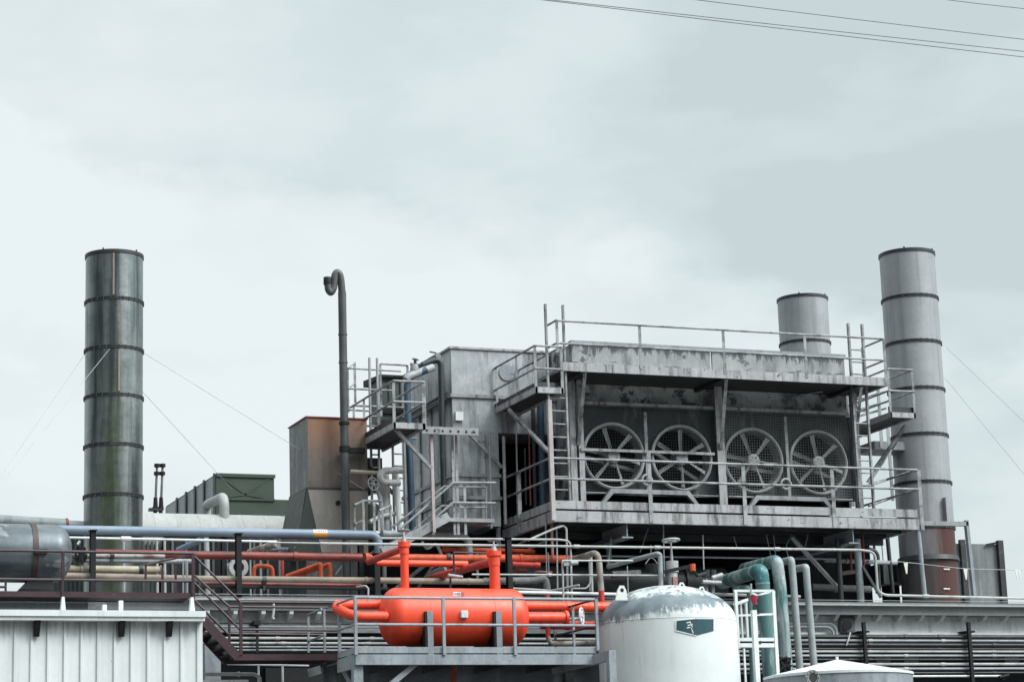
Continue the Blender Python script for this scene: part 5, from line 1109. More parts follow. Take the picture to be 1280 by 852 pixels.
for k, (x0, x1) in enumerate(((566.5, 571), (571.4, 575.8), (576.2, 580.5))):
    q = [on_v(x0, 744.6), on_v(x1, 744.6), on_v(x1, 739.9), on_v(x0, 739.9)]; MB().hexa([v+Vector((0, .006, -.004)) for v in q], [v+Vector((0, -.006, .006)) for v in q]).build('name_plate', ['sign_white', 'light_pipe', 'rust_pipe'][k], ov)
for k in range(5):
    q = [on_v(567+k*1.7, 743.6), on_v(568+k*1.7, 743.6), on_v(568+k*1.7, 741), on_v(567+k*1.7, 741)]; MB().hexa([v+Vector((0, -.004, .004)) for v in q], [v+Vector((0, -.009, .008)) for v in q]).build('lettering', 'sign_ink', ov)
# nozzles
def nozzle(label, x, xb, y0, ym, yb_, w0, w1, yf):
    a, m_, b = W(x, y0, VY), W((x+xb)/2, ym, VY), W(xb, yb_, VY); X = (a.x+b.x)/2; s = S(a)
    root = thing('vessel_nozzle', label, 'pipe nozzle', (X, VY, b.z), 'upright nozzles on the orange vessel')
    MB().tube([(X, VY, a.z), (X, VY, m_.z)], w0/2*s, 0, 20).build('neck', 'orange', root)
    MB().tube([(X, VY, m_.z-.002), (X, VY, c.z+r*.9)], w1/2*s, 0, 20).build('stub', 'orange', root)
    f = W(x, yf, VY); bl = MB().tube([(X, VY, a.z+.002), (X, VY, a.z-.09)], w0/2*s*1.28, 0, 24)
    for k in range(8): an = 2*math.pi*k/8+.2; bl.tube([(X+math.cos(an)*w0/2*s*1.15, VY+math.sin(an)*w0/2*s*1.15, a.z-.1), (X+math.cos(an)*w0/2*s*1.15, VY+math.sin(an)*w0/2*s*1.15, a.z+.035)], .012, 0, 6)
    bl.build('flange', 'orange', root)
    st = W(x, yf-13, VY); MB().tube([(X, VY, a.z), (X, VY, st.z)], .018, 0, 8).build('stem', 'white_steel', root)
    MB().lathe([(.07, a.z+.003), (.05, a.z+.08), (.025, a.z+.12)], (X, VY, 0), n=12).build('gland', 'galvanised', root)
    wheel(root, (X, VY, st.z), 7.2*s, (.0, .05, 1)); return root, X, a.z, s
n1 = nozzle('orange left hand nozzle with handwheel on top of the vessel', 504.3, 507, 677.5, 692, 738, 12, 10.4, 676)
n2 = nozzle('wider orange right hand nozzle with handwheel on top of the vessel', 617.3, 619, 689, 707, 738, 14.6, 13.4, 688)
z = n1[2]-.17; a = WX(456, 702.2, n1[1]); 
pipe('dark red pipe slanting back from the left nozzle to its own elbow', [Vector((n1[1], VY, W(504, 684.5, VY).z)), WX(461, 701.5, n1[1])], 4.3, 'red', rings=[(0, .93)], ringk=1.12, ringl=2)
pipe('dark red pipe slanting back from the right nozzle', [Vector((n2[1], VY, W(617, 701, VY).z)), WX(536, 723, n2[1]+.35)], 5, 'red', rings=[(0, .55)], ringk=1.12)
root = thing('drain_valve', 'small grey drain valve with bent tube below the right red pipe', 'valve', W(564, 735, 43.2))
MB().tube([W(567, 690, 43.3), W(567.5, 716, 43.3), W(563, 722, 43.3), W(563, 745, 43.3)], .022, .02, 6).build('tube', 'dark_pipe', root); MB().tube([W(560, 718.5, 43.2), W(578, 721, 43.2)], .035, 0, 8).build('body', 'grey_pipe', root)
MB().tube([W(567, 690, 43.3), W(610, 691, 43.3)], .02, 0, 6).build('feed_tube', 'dark_pipe', root)
pipe('thin bent pale tube in front of the left end of the vessel', [(460, 752, 42.4), (460.5, 735, 42.4), (457, 731.5, 42.4), (446, 733, 43)], 1.2, 'light_pipe', bend=2, n=8)
# left U bend
pipe('orange U bend pipe on the left end of the vessel', [(484, 770, VY-.28), (441, 770, VY-.25), (421, 760, VY+.1), (421.5, 755.5, VY+.25), (434, 755, VY+.35), (482, 755, VY+.35)], 6.3, 'orange', bend=2.0, n=18)
# right outlets
root = pipe('fat orange outlet pipe with flanged end at the right of the vessel', [(650, 771.5, VY-.22), (709, 771.5, VY-.22)], 6.8, 'orange', n=20, rings=[(0, .97)], ringk=1.32, ringl=.5)
for t in (.42, .62): p0, p1 = W(650, 771.5, VY-.22), W(709, 771.5, VY-.22); q = p0.lerp(p1, t); MB().tube([q, q+Vector((.03, 0, 0))], 7.1*S(q), 0, 20).build('weld_ring', 'orange', root)
root = pipe('orange pipe from the vessel running right behind the white tank', [(648, 757, VY+.35), (770, 758.5, VY+.35)], 6.2, 'orange', n=20, rings=[(0, .5)], ringk=1.12, ringl=1)
for k in range(12): q = W(662+k*8, 757.3, VY+.35); MB().tube([q, q+Vector((.012, 0, 0))], 6.4*S(q), 0, 20).build('weld_ring', 'orange', root)
pipe('dull red pipe low at the right of the orange vessel', [(676, 780.5, VY+.75), (755, 781.5, VY+.75)], 5.3, 'red', n=18, rings=[(0, .42), (0, .55)], ringk=1.15, ringl=1)
root = thing('small_valve', 'pale handwheel on the dull red pipe beside the white tank', 'valve', W(727, 775, VY+.2))
MB().tube([W(710, 773, VY+.1), W(728, 772, VY+.2)], .02, 0, 8).build('stem', 'white_steel', root); wheel(root, W(727, 769.5, VY+.1), .16, (1, -.75, 0), 'white_steel')
root = thing('insulated_pipe', 'rough grey insulated pipe with red elbow low behind the platform rail', 'pipe', W(684, 805, 43.3))
MB().tube([W(684.5, 783, 43.2), W(685, 796, 43.2)], 3*S(W(685, 790, 43.2)), 0, 12).build('red_foot', 'red', root); MB().tube([W(685, 795, 43.2), W(687.5, 803.5, 43.2), W(696, 804, 43.2), W(760, 802, 43.2)], 3.1*S(W(690, 800, 43.2)), .15, 12).build('insulation', 'white_rust_pipe', root)

# ------------------------------------------------------------------ white tank
TY = 42.6
r = 86.8*S(W(834, 790, TY)); cx = TKX; zsh = TKZ-.03
tank = thing('white_tank', 'tall white tank with peeling grey dome and teal square sign', 'tank', (cx, TY, 0))
K = 14; hd = .77
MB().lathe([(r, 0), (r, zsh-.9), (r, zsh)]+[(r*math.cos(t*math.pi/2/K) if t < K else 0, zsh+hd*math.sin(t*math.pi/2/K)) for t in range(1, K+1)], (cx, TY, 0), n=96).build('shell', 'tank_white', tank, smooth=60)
MB().lathe([(r+.0005, zsh-.004), (r+.005, zsh), (r+.005, zsh+.012), (r+.0005, zsh+.016)], (cx, TY, 0), n=96, close=True).build('weld_seam', 'tank_white', tank)
a = W(871, 800, TY-r); an = math.atan2(-math.sqrt(max(.01, r*r-(a.x-cx)**2)), a.x-cx)
def tp(x, y, o=0): 
    Y = TY-r
    for _ in range(8): p = W(x, y, Y); dx = p.x-cx; Y = TY-math.sqrt(max(0, (r+o)**2-min(dx*dx, r*r)))
    return W(x, y, Y)
def tpatch(quad, name, mt, o=.012, parent=tank, nu=6, nv=3):
    (ax, ay), (bx_, by), (cx_, cy_), (dx_, dy) = quad; mb = MB(); vs = []
    for oo in (-.004, o):
        for j in range(nv+1):
            for i in range(nu+1):
                u, v = i/nu, j/nv; x = (ax*(1-u)+bx_*u)*(1-v)+(dx_*(1-u)+cx_*u)*v; y = (ay*(1-u)+by*u)*(1-v)+(dy*(1-u)+cy_*u)*v
                vs.append(tp(x, y, oo))
    n = (nu+1)*(nv+1); fs = [(j*(nu+1)+i, j*(nu+1)+i+1, (j+1)*(nu+1)+i+1, (j+1)*(nu+1)+i) for j in range(nv) for i in range(nu)]
    fs2 = [tuple(q+n for q in f[::-1]) for f in fs]
    edge = [(i, i+1) for i in range(nu)]+[(nv*(nu+1)+i+1, nv*(nu+1)+i) for i in range(nu)]+[((j+1)*(nu+1), j*(nu+1)) for j in range(nv)]+[(j*(nu+1)+nu, (j+1)*(nu+1)+nu) for j in range(nv)]
    return mb.add(vs, fs+fs2+[(a_, a_+n, b_+n, b_) for a_, b_ in edge]).build(name, mt, parent)
sg = tpatch([(846.3, 775.3), (867.6, 773), (870.4, 793), (845.4, 787.4)], 'sign_panel', 'sign_teal'); tpatch([(868.2, 773), (892, 773.2), (892, 787.8), (871, 793.2)], 'sign_panel', 'sign_teal')
tpatch([(844.2, 786.8), (870, 793.2), (870, 794.4), (844.2, 788.2)], 'sign_edge', 'sign_white', .014); tpatch([(844.2, 775.4), (845.6, 775.3), (844.9, 787), (844.2, 787)], 'sign_edge', 'sign_white', .014)
tpatch([(845, 774.6), (867.6, 772.2), (867.6, 773.2), (845, 775.5)], 'sign_edge', 'sign_white', .014)
for q in (((858, 777.2), (862.5, 776.2), (862.5, 777.6), (858, 778.4)), ((859.5, 780.4), (866, 779.0), (866, 780.6), (859.5, 781.7)), ((858.5, 783.4), (863, 782.6), (863, 784), (858.5, 784.8)), ((862, 776), (865, 784), (866, 783.6), (863, 775.8)), ((864.5, 784), (867.4, 791), (866, 791), (863.6, 784.8))): tpatch(q, 'sign_mark', 'sign_white', .017, nu=2, nv=1)
for k, (x, y, s_) in enumerate(((776.5, 738.5, 1.25), (851.5, 732.5, .9), (876.5, 737.5, .85))):
    p = W(x, y, TY-.2-.3*(k == 0)); h = .11*s_
    poly = [(p.x-h, p.z-.18), (p.x+h*.9, p.z-.18), (p.x+h*.75, p.z+.02), (p.x+h*.4, p.z+.09*s_), (p.x-h*.2, p.z+.09*s_), (p.x-h*.6, p.z+.02)]
    MB().prism(poly, 'y', p.y-.02, p.y+.02).build('lifting_lug', 'white_steel', tank); MB().tube([(p.x+.01, p.y-.023, p.z+.02), (p.x+.01, p.y-.021, p.z+.02)], .032*s_, 0, 10).build('lug_hole', 'black', tank)
# grey valve standing behind the dome
root = thing('stem_valve', 'pale grey valve with tall stem and flat handwheel behind the tank dome', 'valve', W(840, 735, 45.6))
a, b = W(840, 701, 45.6), W(841.5, 745, 45.6); X = (a.x+b.x)/2; s = S(a)
MB().tube([(X, 45.6, b.z), (X, 45.6, a.z)], 6.3*s, 0, 16).build('body', 'light_pipe', root); MB().tube([(X, 45.6, a.z-.24), (X, 45.6, a.z)], 8*s, 0, 16).build('bonnet', 'light_pipe', root)
q = W(839.6, 675, 45.6); MB().tube([(X, 45.6, a.z), (X, 45.6, q.z-.18)], 2*s, 0, 10, r2=1.3*s).build('yoke', 'grey_pipe', root); MB().tube([(X, 45.6, q.z-.2), (X, 45.6, q.z)], .018, 0, 8).build('stem', 'light_pipe', root)
wheel(root, (X, 45.6, q.z), 10.6*s, (.0, .08, 1), 'light_pipe')
p = on = W(843, 726, 45.6-.11); MB().box(p.x-.05, p.x+.06, p.y-.04, p.y+.04, p.z-.09, p.z+.09).build('paint_mark', 'red_post', root)
root = thing('lever_valve', 'dark lever with rusty orange end behind the tank dome', 'lever', W(848, 712, 45.3))
MB().bar(W(829, 714.5, 45.3), W(864, 707, 45.0), .035, .07).build('arm', 'dark_pipe', root); MB().tube([W(865.5, 704.5, 45), W(866, 713, 45)], .065, 0, 10).build('end_lug', 'orange_rust', root)
MB().tube([W(866, 712, 45.05), W(871, 719, 45.2), W(882, 716, 45.5)], .035, .04, 8).build('link_rod', 'dark_pipe', root)
root = thing('relief_valve', 'pair of small grey relief valves right of the lever', 'valve', W(887, 745, 45.7))
for x, y0 in ((882.5, 712), (890.5, 712)): MB().tube([W(x, y0, 45.7), W(x+.6, 745, 45.7)], .045, 0, 10).build('body', 'grey_pipe', root); MB().tube([W(x, y0, 45.7), W(x+.1, y0+9, 45.7)], .085, 0, 10).build('cap', 'dark_pipe', root)
MB().tube([W(878, 727, 45.6), W(901, 728, 45.6)], .05, 0, 8).build('cross_tube', 'light_pipe', root); MB().tube([W(890, 722, 45.6), W(903, 718, 45.6)], .05, 0, 8).build('side_tube', 'light_pipe', root)
root = thing('black_header', 'fat black header pipe in the shade under the platform behind the valves', 'pipe', W(860, 730, 47.4))
MB().tube([W(640, 727, 47.6), W(903, 729, 47.6)], .36, 0, 20).build('tube', 'dark_pipe', root); MB().tube([W(850, 728.3, 47.6), W(853, 728.3, 47.6)], .42, 0, 20).build('flange', 'dark_pipe', root)
root = thing('hanging_bucket', 'dark bucket hanging by its wire handle under the platform', 'bucket', W(815, 715, 46.3))
q = W(815, 716, 46.3); MB().lathe([(.11, 0), (.16, .2), (.15, .2), (.1, .01)], q, n=20, close=True).build('pail', 'dark_pipe', root); MB().tube([q+Vector((-.15, 0, .2)), q+Vector((-.06, 0, .31)), q+Vector((0, 0, .34)), q+Vector((.06, 0, .31)), q+Vector((.15, 0, .2))], .01, .02, 6).build('handle', 'light_pipe', root); MB().tube([q+Vector((0, 0, .34)), q+Vector((0, 0, .62))], .008, 0, 5).build('hook_wire', 'light_pipe', root)
# ------------------------------------------------------------------ teal pipes
def tpipe(label, pts, elb, rpx, mt, emt, rings=(), end=None):
    """pts: horizontal start, start of elbow, top of the drop, foot; elbow is a part of its own."""
    P = [P3(p) for p in pts]; r = rpx*S(P[1]); root = thing('down_pipe', label, 'pipe', P[-1], 'pipes bending down beside the white tank')
    k = P[1]; d0 = (P[0]-k).normalized(); d1 = (P[2]-k).normalized(); L_ = elb*S(k)
    MB().tube([P[0], k+d0*L_], r, 0, 20).build('level_run', mt, root); MB().tube([k+d0*L_, k, k+d1*L_], r*1.01, L_*.98, 20).build('elbow', emt, root); MB().tube([k+d1*L_, P[2], P[3]], r, .05, 20).build('drop', mt, root)
    for q, d in ((k+d0*L_, d0), (k+d1*L_, d1)): MB().tube([q-d*.012, q+d*.012], r*1.035, 0, 20).build('weld_ring', 'grey_green_pipe', root)
    if end: MB().tube([P[0]-d0*.02, P[0]+d0*.03], r*1.12, 0, 20).build('end_flange', 'dark_pipe', root)
    return root
tpipe('fattest teal pipe, nearest the tank, with peeling paint', [(902, 727.5, 46.3), (951.5, 712, 44.0), (955.3, 750, 44.0), (962.5, 846, 44.0)], 17, 8.9, 'teal_pipe', 'teal_elbow', end=1)
tpipe('second teal pipe, behind the fattest, with mottled elbow', [(930, 711, 46.6), (971, 700.5, 44.7), (975.5, 735, 44.7), (983.5, 838, 44.7)], 15, 7.8, 'teal_pipe', 'teal_pipe')
tpipe('slim grey green pipe bending down right of the teal pipes', [(968, 704.5, 46.6), (989, 699.3, 45.3), (991.5, 725, 45.3), (1000, 838, 45.3)], 7, 4.5, 'grey_green_pipe', 'grey_green_pipe')
tpipe('rightmost grey pipe bending down past the wall pipes', [(994, 710.5, 46.3), (1007.5, 708.5, 45.6), (1009, 730, 45.6), (1018, 838, 45.6)], 6, 4.5, 'grey_green_pipe', 'grey_green_pipe')
pipe('slim teal pipe standing behind the white ladder frame', [(918, 735, 45.4), (934, 733.5, 44.9), (937, 742, 44.9), (941.5, 860, 44.9)], 3.6, 'teal_pipe', bend=1.5)
one('dry_nest', 'tangle of dark debris caught at the foot of the second teal pipe', 'debris', (lambda mb: [mb.bar(W(980, 838, 44.4)+Vector((random.uniform(-.16, .16), random.uniform(-.1, .1), random.uniform(-.05, .3))), W(980, 838, 44.4)+Vector((random.uniform(-.2, .2), random.uniform(-.15, .15), random.uniform(-.08, .34))), .02, .03) for _ in range(40)] and mb)(MB()), 'black')
# white ladder frame
FYl = 43.1
root = thing('access_scaffold', 'white steel access frame with small stage between tank and teal pipes', 'access frame', W(945, 900, FYl))
for x0, x1, yt, yb_, Y, wd in ((918.6, 923.5, 738, 810, FYl, 3.6), (964.3, 973.6, 738, 842, FYl, 4.2), (923, 924.5, 810, 860, FYl, 2.2), (930.4, 932, 810, 860, FYl, 2.2), (926.2, 928, 752, 800, FYl+.7, 2), (932, 935, 750, 800, FYl+.7, 2.8)):
    a, b = W(x0, yt, Y), W(x1, yb_, Y); X = (a.x+b.x)/2; MB().bar((X, Y, b.z), (X, Y, a.z), wd*S(a)).build('upright', 'white_steel', root)
for pts, wd in (([(917, 738, FYl), (967, 738, FYl)], 3), ([(918.6, 769, FYl), (968, 767, FYl)], 2.6), ([(918, 755, FYl), (934, 749, FYl+.7)], 3), ([(944, 744, FYl), (966, 738.5, FYl+.5)], 2)): a, b = P3(pts[0]), P3(pts[1]); MB().bar(a, b, wd*S(a)).build('crossbar', 'white_steel', root)
a, b = W(921, 802, FYl), W(970, 802, FYl)
for y0, y1 in ((796.5, 800.8), (803.4, 808.5)): MB().box(a.x, b.x, FYl-.02, FYl+.05, W(945, y1, FYl).z, W(945, y0, FYl).z).build('stage_beam', 'white_steel', root)
MB().box(a.x, b.x, FYl+.052, FYl+.7, W(945, 803, FYl).z, W(945, 801, FYl).z).build('stage_grating', 'dark_pipe', root)
a, b = W(943.3, 762, FYl-.5), W(949, 870, FYl-.5); X = (a.x+b.x)/2; wd = 6.2*S(a)
root = thing('white_mast', 'white square mast with rungs standing in front of the access frame', 'mast', (X, FYl-.5, 0))
MB().box(X-wd/2, X+wd/2, FYl-.5, FYl-.5+wd, 0, a.z).build('shaft', 'white_steel', root, bevel=.006)
for y in (767, 786.5, 804.5, 823.5, 841): p = W(949, y, FYl-.46); MB().tube([(X+wd/2, FYl-.46, p.z), (X+wd/2+.07, FYl-.46, p.z+.01), (X+wd/2+.06, FYl-.46, p.z+.07)], .014, .01, 6).build('step_peg', 'dark_pipe', root)
root = thing('warning_lamp', 'crimson lamp with pale cap on top of the white mast', 'lamp', W(942.5, 760, FYl-.45))
q = W(942.5, 748, FYl-.45); MB().lathe([(0, -.13), (.035, -.11), (.085, .02), (.09, .06), (0, .06)], q, n=8).build('lens', 'crimson', root); MB().tube([q+Vector((0, 0, .062)), q+Vector((.02, 0, .10))], .075, 0, 10).build('cap', 'white_steel', root)
MB().tube([W(942.7, 762.3, FYl-.45), W(942.5, 756, FYl-.45)], .03, 0, 8).build('stalk', 'dark_pipe', root); MB().tube([W(938.8, 744, FYl-.45), W(938.6, 729, FYl-.45)], .022, 0, 6).build('rod', 'grey_pipe', root)
# ------------------------------------------------------------------ cone topped tank
KY = 41.3
xl, xr = W(952.5, 847, KY), W(1142.5, 840, KY); cx = W(1047.5, 843, KY).x; r = 93.5*S(W(1047, 843, KY)); zr_ = W(1047, 843.5, KY).z; ap = W(1039.5, 824.5, KY)
ct = thing('cone_tank', 'grey tank with low conical white roof at the bottom right', 'tank', (cx, KY, 0))
MB().lathe([(r*.985, 0), (r*.985, zr_-.03)], (cx, KY, 0), n=96).build('shell', 'grey_paint', ct)
MB().lathe([(r, zr_-.05), (r, zr_), (.07, ap.z+.0), (0, ap.z+.005)], (cx, KY, 0), n=96).build('cone_roof', 'white_paint', ct, smooth=20)
MB().tube([(cx, KY, ap.z), (cx, KY, ap.z+.07)], .03, 0, 8).build('vent_nib', 'white_steel', ct)
a = W(1014.5, 846.5, KY-r*.96); mb = MB(); mb.lathe([(.0, -.05), (.09, -.05), (.105, -.03), (.105, .05)], a, 'y', 24)
MB().lathe([(.09, -.06), (.15, -.06), (.15, -.0), (.09, -.0)], a, 'y', 24, close=True).build('manhole_flange', 'galvanised', ct); mb.build('manhole_cover', 'dark_pipe', ct)
for k in range(10): an = 2*math.pi*k/10; q = a+Vector((math.cos(an)*.122, -.06, math.sin(an)*.122)); MB().tube([q, q+Vector((0, -.025, 0))], .016, 0, 6).build('flange_bolt', 'galvanised', ct)
# ------------------------------------------------------------------ right rear
a, b = W(1104, 703, 49.4), W(1134, 730, 49.4)
root = thing('switch_box', 'grey switch box standing under the right end of the fan platform', 'switch box', ((a.x+b.x)/2, 49.4, ZR))
MB().box(a.x, b.x, 49.4, 50.1, b.z, a.z).build('casing', 'galvanised', root, bevel=.01); MB().box(a.x-.02, a.x-.002, 49.42, 50.1, b.z, a.z).build('side_plate', 'dark_pipe', root)
MB().box(a.x+.2, b.x-.1, 49.6, 49.9, ZR+.003, b.z-.002).build('leg', 'black', root); MB().box(a.x+.14, a.x+.32, 49.33, 49.398, b.z+.06, a.z-.05).build('isolator', 'black', root)
pipe('dark upright post before the grey switch box', [(1109, 669, 48.4), (1116, 741, 48.4)], 2.6, 'dark_pipe', name='post', cat='post')
pipe('thin dark post at the left of the sky gap under the platform', [(1092, 672, 48.6), (1096, 741, 48.6)], 1.6, 'dark_pipe', name='post', cat='post')
pipe('thin rod hanging in the sky gap under the platform', [(1101, 665, 49), (1104, 702, 49)], .7, 'grey_pipe', name='rod', cat='rod', n=6)
for k, (pts, rp, mt, lb) in enumerate((([(1030, 700, 48.2), (1100, 702, 48.2)], 2.6, 'grey_pipe', 'pale pipe crossing behind the round columns at right'), ([(1020, 690, 48.4), (1090, 687, 48.4), (1096, 692, 48.4), (1098, 741, 48.4)], 3.6, 'dark_pipe', 'dark pipe bending down behind the thick round column'), ([(1015, 733, 47.6), (1088, 736, 47.6)], 4.2, 'insulation', 'lagged pipe low behind the round columns at right'),
        ([(1052, 716, 47.7), (1068, 714, 47.7)], 2.8, 'tan_pipe', 'short tan pipe between the two round columns'), ([(1078, 668, 47.2), (1080, 707, 47.2)], 1.4, 'rust_pipe', 'thin red upright pipe right of the thick round column'), ([(1063, 690, 47.4), (1064, 712, 47.4)], 1.6, 'rust_pipe', 'short rusty upright pipe between the round columns'), ([(1084, 702, 47.3), (1120, 703.5, 48.8)], 2.4, 'grey_green_pipe', 'pale green grey pipe leading to the switch box'))):
    pipe(lb, pts, rp, mt, rings=[(0, .4)] if k in (0, 2) else ())
# screen panel
Yp = 52.0; a, b = W(1200, 678, Yp), W(1252, 742, Yp)
root = thing('screen_wall', 'dark streaked grey metal screen wall right of the rusty stack', 'screen', ((a.x+b.x)/2, Yp, ZR)); zt = W(1225, 679.5, Yp).z
MB().box(W(1190, 700, Yp).x, b.x-.05, Yp, Yp+.06, ZR+.002, zt).build('panel', 'screen_panel', root)
for x0, x1, dy in ((1200, 1206, -.05), (1247, 1253.5, -.1)): MB().box(W(x0, 710, Yp).x, W(x1, 710, Yp).x, Yp-.12, Yp-.003, ZR+.002, zt+.09).build('frame_post', 'dark_pipe', root)
MB().bar(W(1233, 680.5, Yp-.06), W(1250, 677, Yp-.06), .05).build('top_brace', 'black', root)
# bunting
root = thing('bunting_line', 'thin sagging line with pale pennants in front of the right stack', 'bunting', W(1200, 725, 46.1))
q = [W(1098, 700, 46.1), W(1130, 702, 46.1), W(1205, 710.5, 46.1), W(1270, 712, 46.1), W(1330, 713, 46.1)]
MB().tube(q, .007, .3, 5).build('line', 'guy_cable', root)
for x, y, s_ in ((1132, 703, 1), (1206.5, 710.5, 1), (1270.5, 712, .85), (1274, 712.1, .7)):
    p = W(x, y, 46.1); MB().hexa([(p.x-.01, 46.09, p.z-.25*s_), (p.x+.02, 46.09, p.z-.25*s_), (p.x+.02, 46.10, p.z-.25*s_), (p.x-.01, 46.10, p.z-.25*s_)], [(p.x-.055*s_, 46.09, p.z), (p.x+.055*s_, 46.09, p.z), (p.x+.055*s_, 46.10, p.z), (p.x-.055*s_, 46.10, p.z)]).build('pennant', 'flag_cloth', root)
# pipes on the roof edge behind the vessel and tank, dark clutter under the platform
for k, (pts, rp, mt, lb) in enumerate((([(600, 692, 47.6), (720, 697, 47.6)], 1.4, 'orange_rust', 'thin orange pipe under the platform corner'), ([(640, 684, 48.4), (700, 655, 46.6)], 1.2, 'galvanised', 'thin slanting rod under the platform left side, upper'), ([(645, 694, 48.4), (684, 675, 47.2)], 1.6, 'galvanised', 'thin slanting rod under the platform left side, lower'),
        ([(640, 735, 46.1), (690, 738, 46.1), (724, 731, 45.6)], 1.6, 'light_pipe', 'bent pale rod lying along the roof edge'), ([(716, 735, 46.2), (733, 735, 46.2), (738, 728, 46.2), (738.5, 690, 46.2)], 1, 'light_pipe', 'thin curved tube behind the insulated elbow pipe'), ([(880, 742, 46.0), (1000, 745.5, 46.0)], 2.2, 'light_pipe', 'pale pipe along the roof edge behind the teal pipes'),
        ([(646, 740, 45.9), (772, 742.5, 45.9)], 2.3, 'white_steel', 'white pipe along the roof edge behind the orange outlets'), ([(765, 718, 47), (800, 716, 47)], 4.5, 'insulation', 'lagged pipe stub under the hanging bucket'), ([(760, 706, 46.9), (764, 672, 46.9)], 1.2, 'grey_pipe', 'thin grey tube beside the flared round column'))):
    pipe(lb, pts, rp, mt)
root = thing('clamp_block', 'grey clamp block holding the looped conduits together', 'clamp', W(711, 705, 45.1)); MB().box(W(705, 704, 45.1).x, W(713, 704, 45.1).x, 45.1, 45.25, W(709, 706.5, 45.1).z, W(709, 702.5, 45.1).z).build('block', 'grey_pipe', root); MB().tube([W(713, 703.5, 45.1), W(722, 703, 45.1)], .05, 0, 10).build('fitting', 'grey_pipe', root)
# ------------------------------------------------------------------ overhead power lines
for k, (x0, y0, x1, y1, Y, lb) in enumerate(((677, 0, 1280, 71.5, 30, 'lowest overhead power line crossing the sky at upper right'), (688, 0, 1280, 64.5, 30.6, 'second lowest overhead power line, close above the lowest'), (870, 0, 1280, 49.5, 31.5, 'third overhead power line from the bottom at upper right'), (1184, 0, 1280, 11, 32.5, 'short overhead power line in the top right corner'))):
    a, b = W(x0, y0, Y), W(x1, y1, Y); d = b-a; P = []
    for i in range(25): t = -1.2+3.4*i/24; P.append(a+d*t+Vector((0, 0, .02*((t-.5)**2-.25))))
    one('power_line', lb, 'power line', MB().tube(P, .0068, 0, 5), 'cable', 'overhead power lines')

for k, (x, y) in enumerate(((807.5, 600), (981, 605))):
    c = W(x, y, 47.3); R = 6.5*S(c); mb = MB(); P = [c+Vector((math.cos(t*.35)*R*(1+.02*math.sin(t)), -.002*t, math.sin(t*.35)*R)) for t in range(38)]
    one('hose_coil', ['small coil of hose hanging between the two left fans', 'small coil of hose hanging between the two right fans'][k], 'hose', mb.tube(P, .028, 0, 6), 'fan_metal', 'hose coils between the fans')

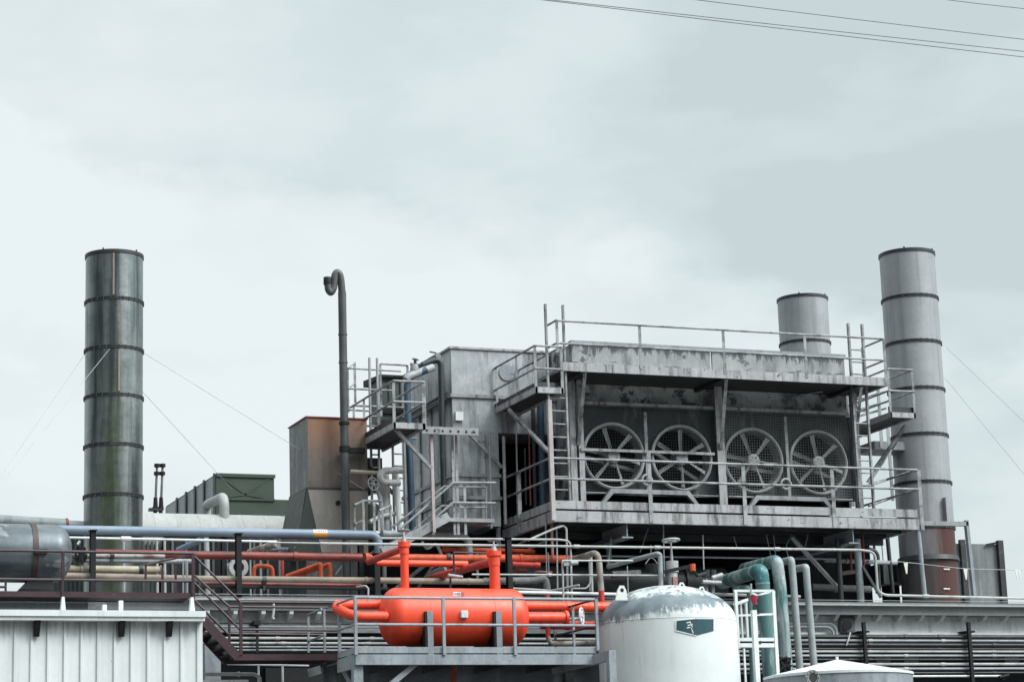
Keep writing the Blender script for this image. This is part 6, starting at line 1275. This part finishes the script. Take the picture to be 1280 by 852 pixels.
for pts, rp, mt, lb in (([(430, 702, 48.6), (456, 682, 48.2)], 2, 'light_pipe', 'pale slanting strut left of the blue elbow behind the red pipe'), ([(416, 722, 48.4), (441, 690, 48.2)], 1.6, 'grey_pipe', 'grey slanting strut behind the orange elbows'), ([(536, 719, 48), (557, 709, 47.6)], 4, 'grey_pipe', 'short grey pipe lying behind the right slanting red pipe'), ([(542.5, 698, 48), (543, 720, 48)], 2, 'rust_pipe', 'short dull red upright behind the slanting red pipe'),
        ([(415.5, 676, 48.6), (416, 722, 48.6)], 1.4, 'light_pipe', 'thin pale upright behind the orange elbows, left of two'), ([(431.5, 676, 48.6), (432, 722, 48.6)], 2.2, 'light_pipe', 'thicker pale upright behind the orange elbows, right of two'), ([(495, 735, 48), (531, 706, 47.6)], 2.4, 'galvanised', 'pale slanting bar behind the left nozzle'), ([(522, 735, 48), (540, 708, 47.6)], 1.6, 'galvanised', 'thinner pale slanting bar behind the left nozzle'),
        ([(528, 678, 47.9), (534, 686, 47.6), (545, 678, 47.6), (551, 690, 47.7), (553, 700, 47.8)], 2, 'white_steel', 'white bent tubing above the level orange red pipe'), ([(368, 684, 48.4), (420, 686, 48.4)], 1.1, 'light_pipe', 'thin pale rail between blue pipe and red pipe'), ([(330, 686, 49), (372, 686, 49), (374, 720, 49)], 2.4, 'grey_pipe', 'grey pipe turning down behind the orange loop'), ([(258, 674, 49.4), (260, 742, 49.4)], 3.4, 'cladding', 'fat pale upright pipe behind the purple stair top'),
        ([(480, 690, 48.4), (481, 735, 48.4)], 2.6, 'grey_pipe', 'grey upright pipe close behind the left nozzle'), ([(596, 686, 48.4), (597, 728, 48.4)], 1.8, 'light_pipe', 'pale upright pipe left of the right nozzle'), ([(196, 676, 49.3), (197, 742, 49.3)], 1.6, 'light_pipe', 'pale upright pipe left of the purple stair top'), ([(232, 700, 46.4), (234, 744, 46.4)], 1.4, 'galvanised', 'thin grey upright close to the purple corner post')):
    pipe(lb, pts, rp, mt)
for k, (x, y) in enumerate(((140, 694), (176, 711.5), (330, 725), (560, 697), (640, 727))):
    Yq = (46.45, 46.4, 46.3, 46.8, 46.3)[k]; q = W(x, y, Yq); R = (3.6, 6.2, 5.2, 6.6, 5.2)[k]*S(q)
    root = thing('pipe_clamp', ['dark clamp on the flaking pipe', 'dark clamp on the thick cream pipe', 'dark clamp on the tan pipe below the orange loop', 'dark clamp on the rust red pipe between the nozzles', 'dark clamp on the tan pipe under the right nozzle'][k], 'clamp', q, 'dark pipe clamps on the rack')
    MB().tube([q-Vector((.04, 0, 0)), q+Vector((.04, 0, 0))], R, 0, 14).build('band', 'dark_pipe', root); MB().bar(q-Vector((0, 0, R)), Vector((q.x, q.y, q.z-R-.12)), .05).build('foot', 'dark_pipe', root)

# unit letters painted on a small plate at the end of the walkway
px_ = W(690, 450, 47.1).x
root = thing('unit_sign', 'small pale plate with dark unit letters B 4 left of the roof walkway', 'sign', W(690, 455, 47.1))
a, b = WX(682.5, 456, px_), WX(698.5, 447, px_); zc_ = (WX(690, 451, px_)).z
MB().box(px_, px_+.02, a.y, b.y, zc_-.17, zc_+.17).build('plate', 'house_panel', root)
cu = bpy.data.curves.new('letters', 'FONT'); cu.body = 'B 4'; cu.size = .36; cu.align_x = 'CENTER'; cu.align_y = 'CENTER'; cu.extrude = .004
to = bpy.data.objects.new('letters', cu); col.objects.link(to); dg = bpy.context.evaluated_depsgraph_get(); dg.update()
me = bpy.data.meshes.new_from_object(to.evaluated_get(dg)); bpy.data.objects.remove(to); me.materials.clear(); me.materials.append(M['sign_ink'])
lo = bpy.data.objects.new('lettering', me); col.objects.link(lo); lo.parent = root
lo.matrix_local = Matrix.Translation(Vector((px_-.006, (a.y+b.y)/2, zc_))-root.location) @ Matrix(((0, 0, -1, 0), (-1, 0, 0, 0), (0, 1, 0, 0), (0, 0, 0, 1)))
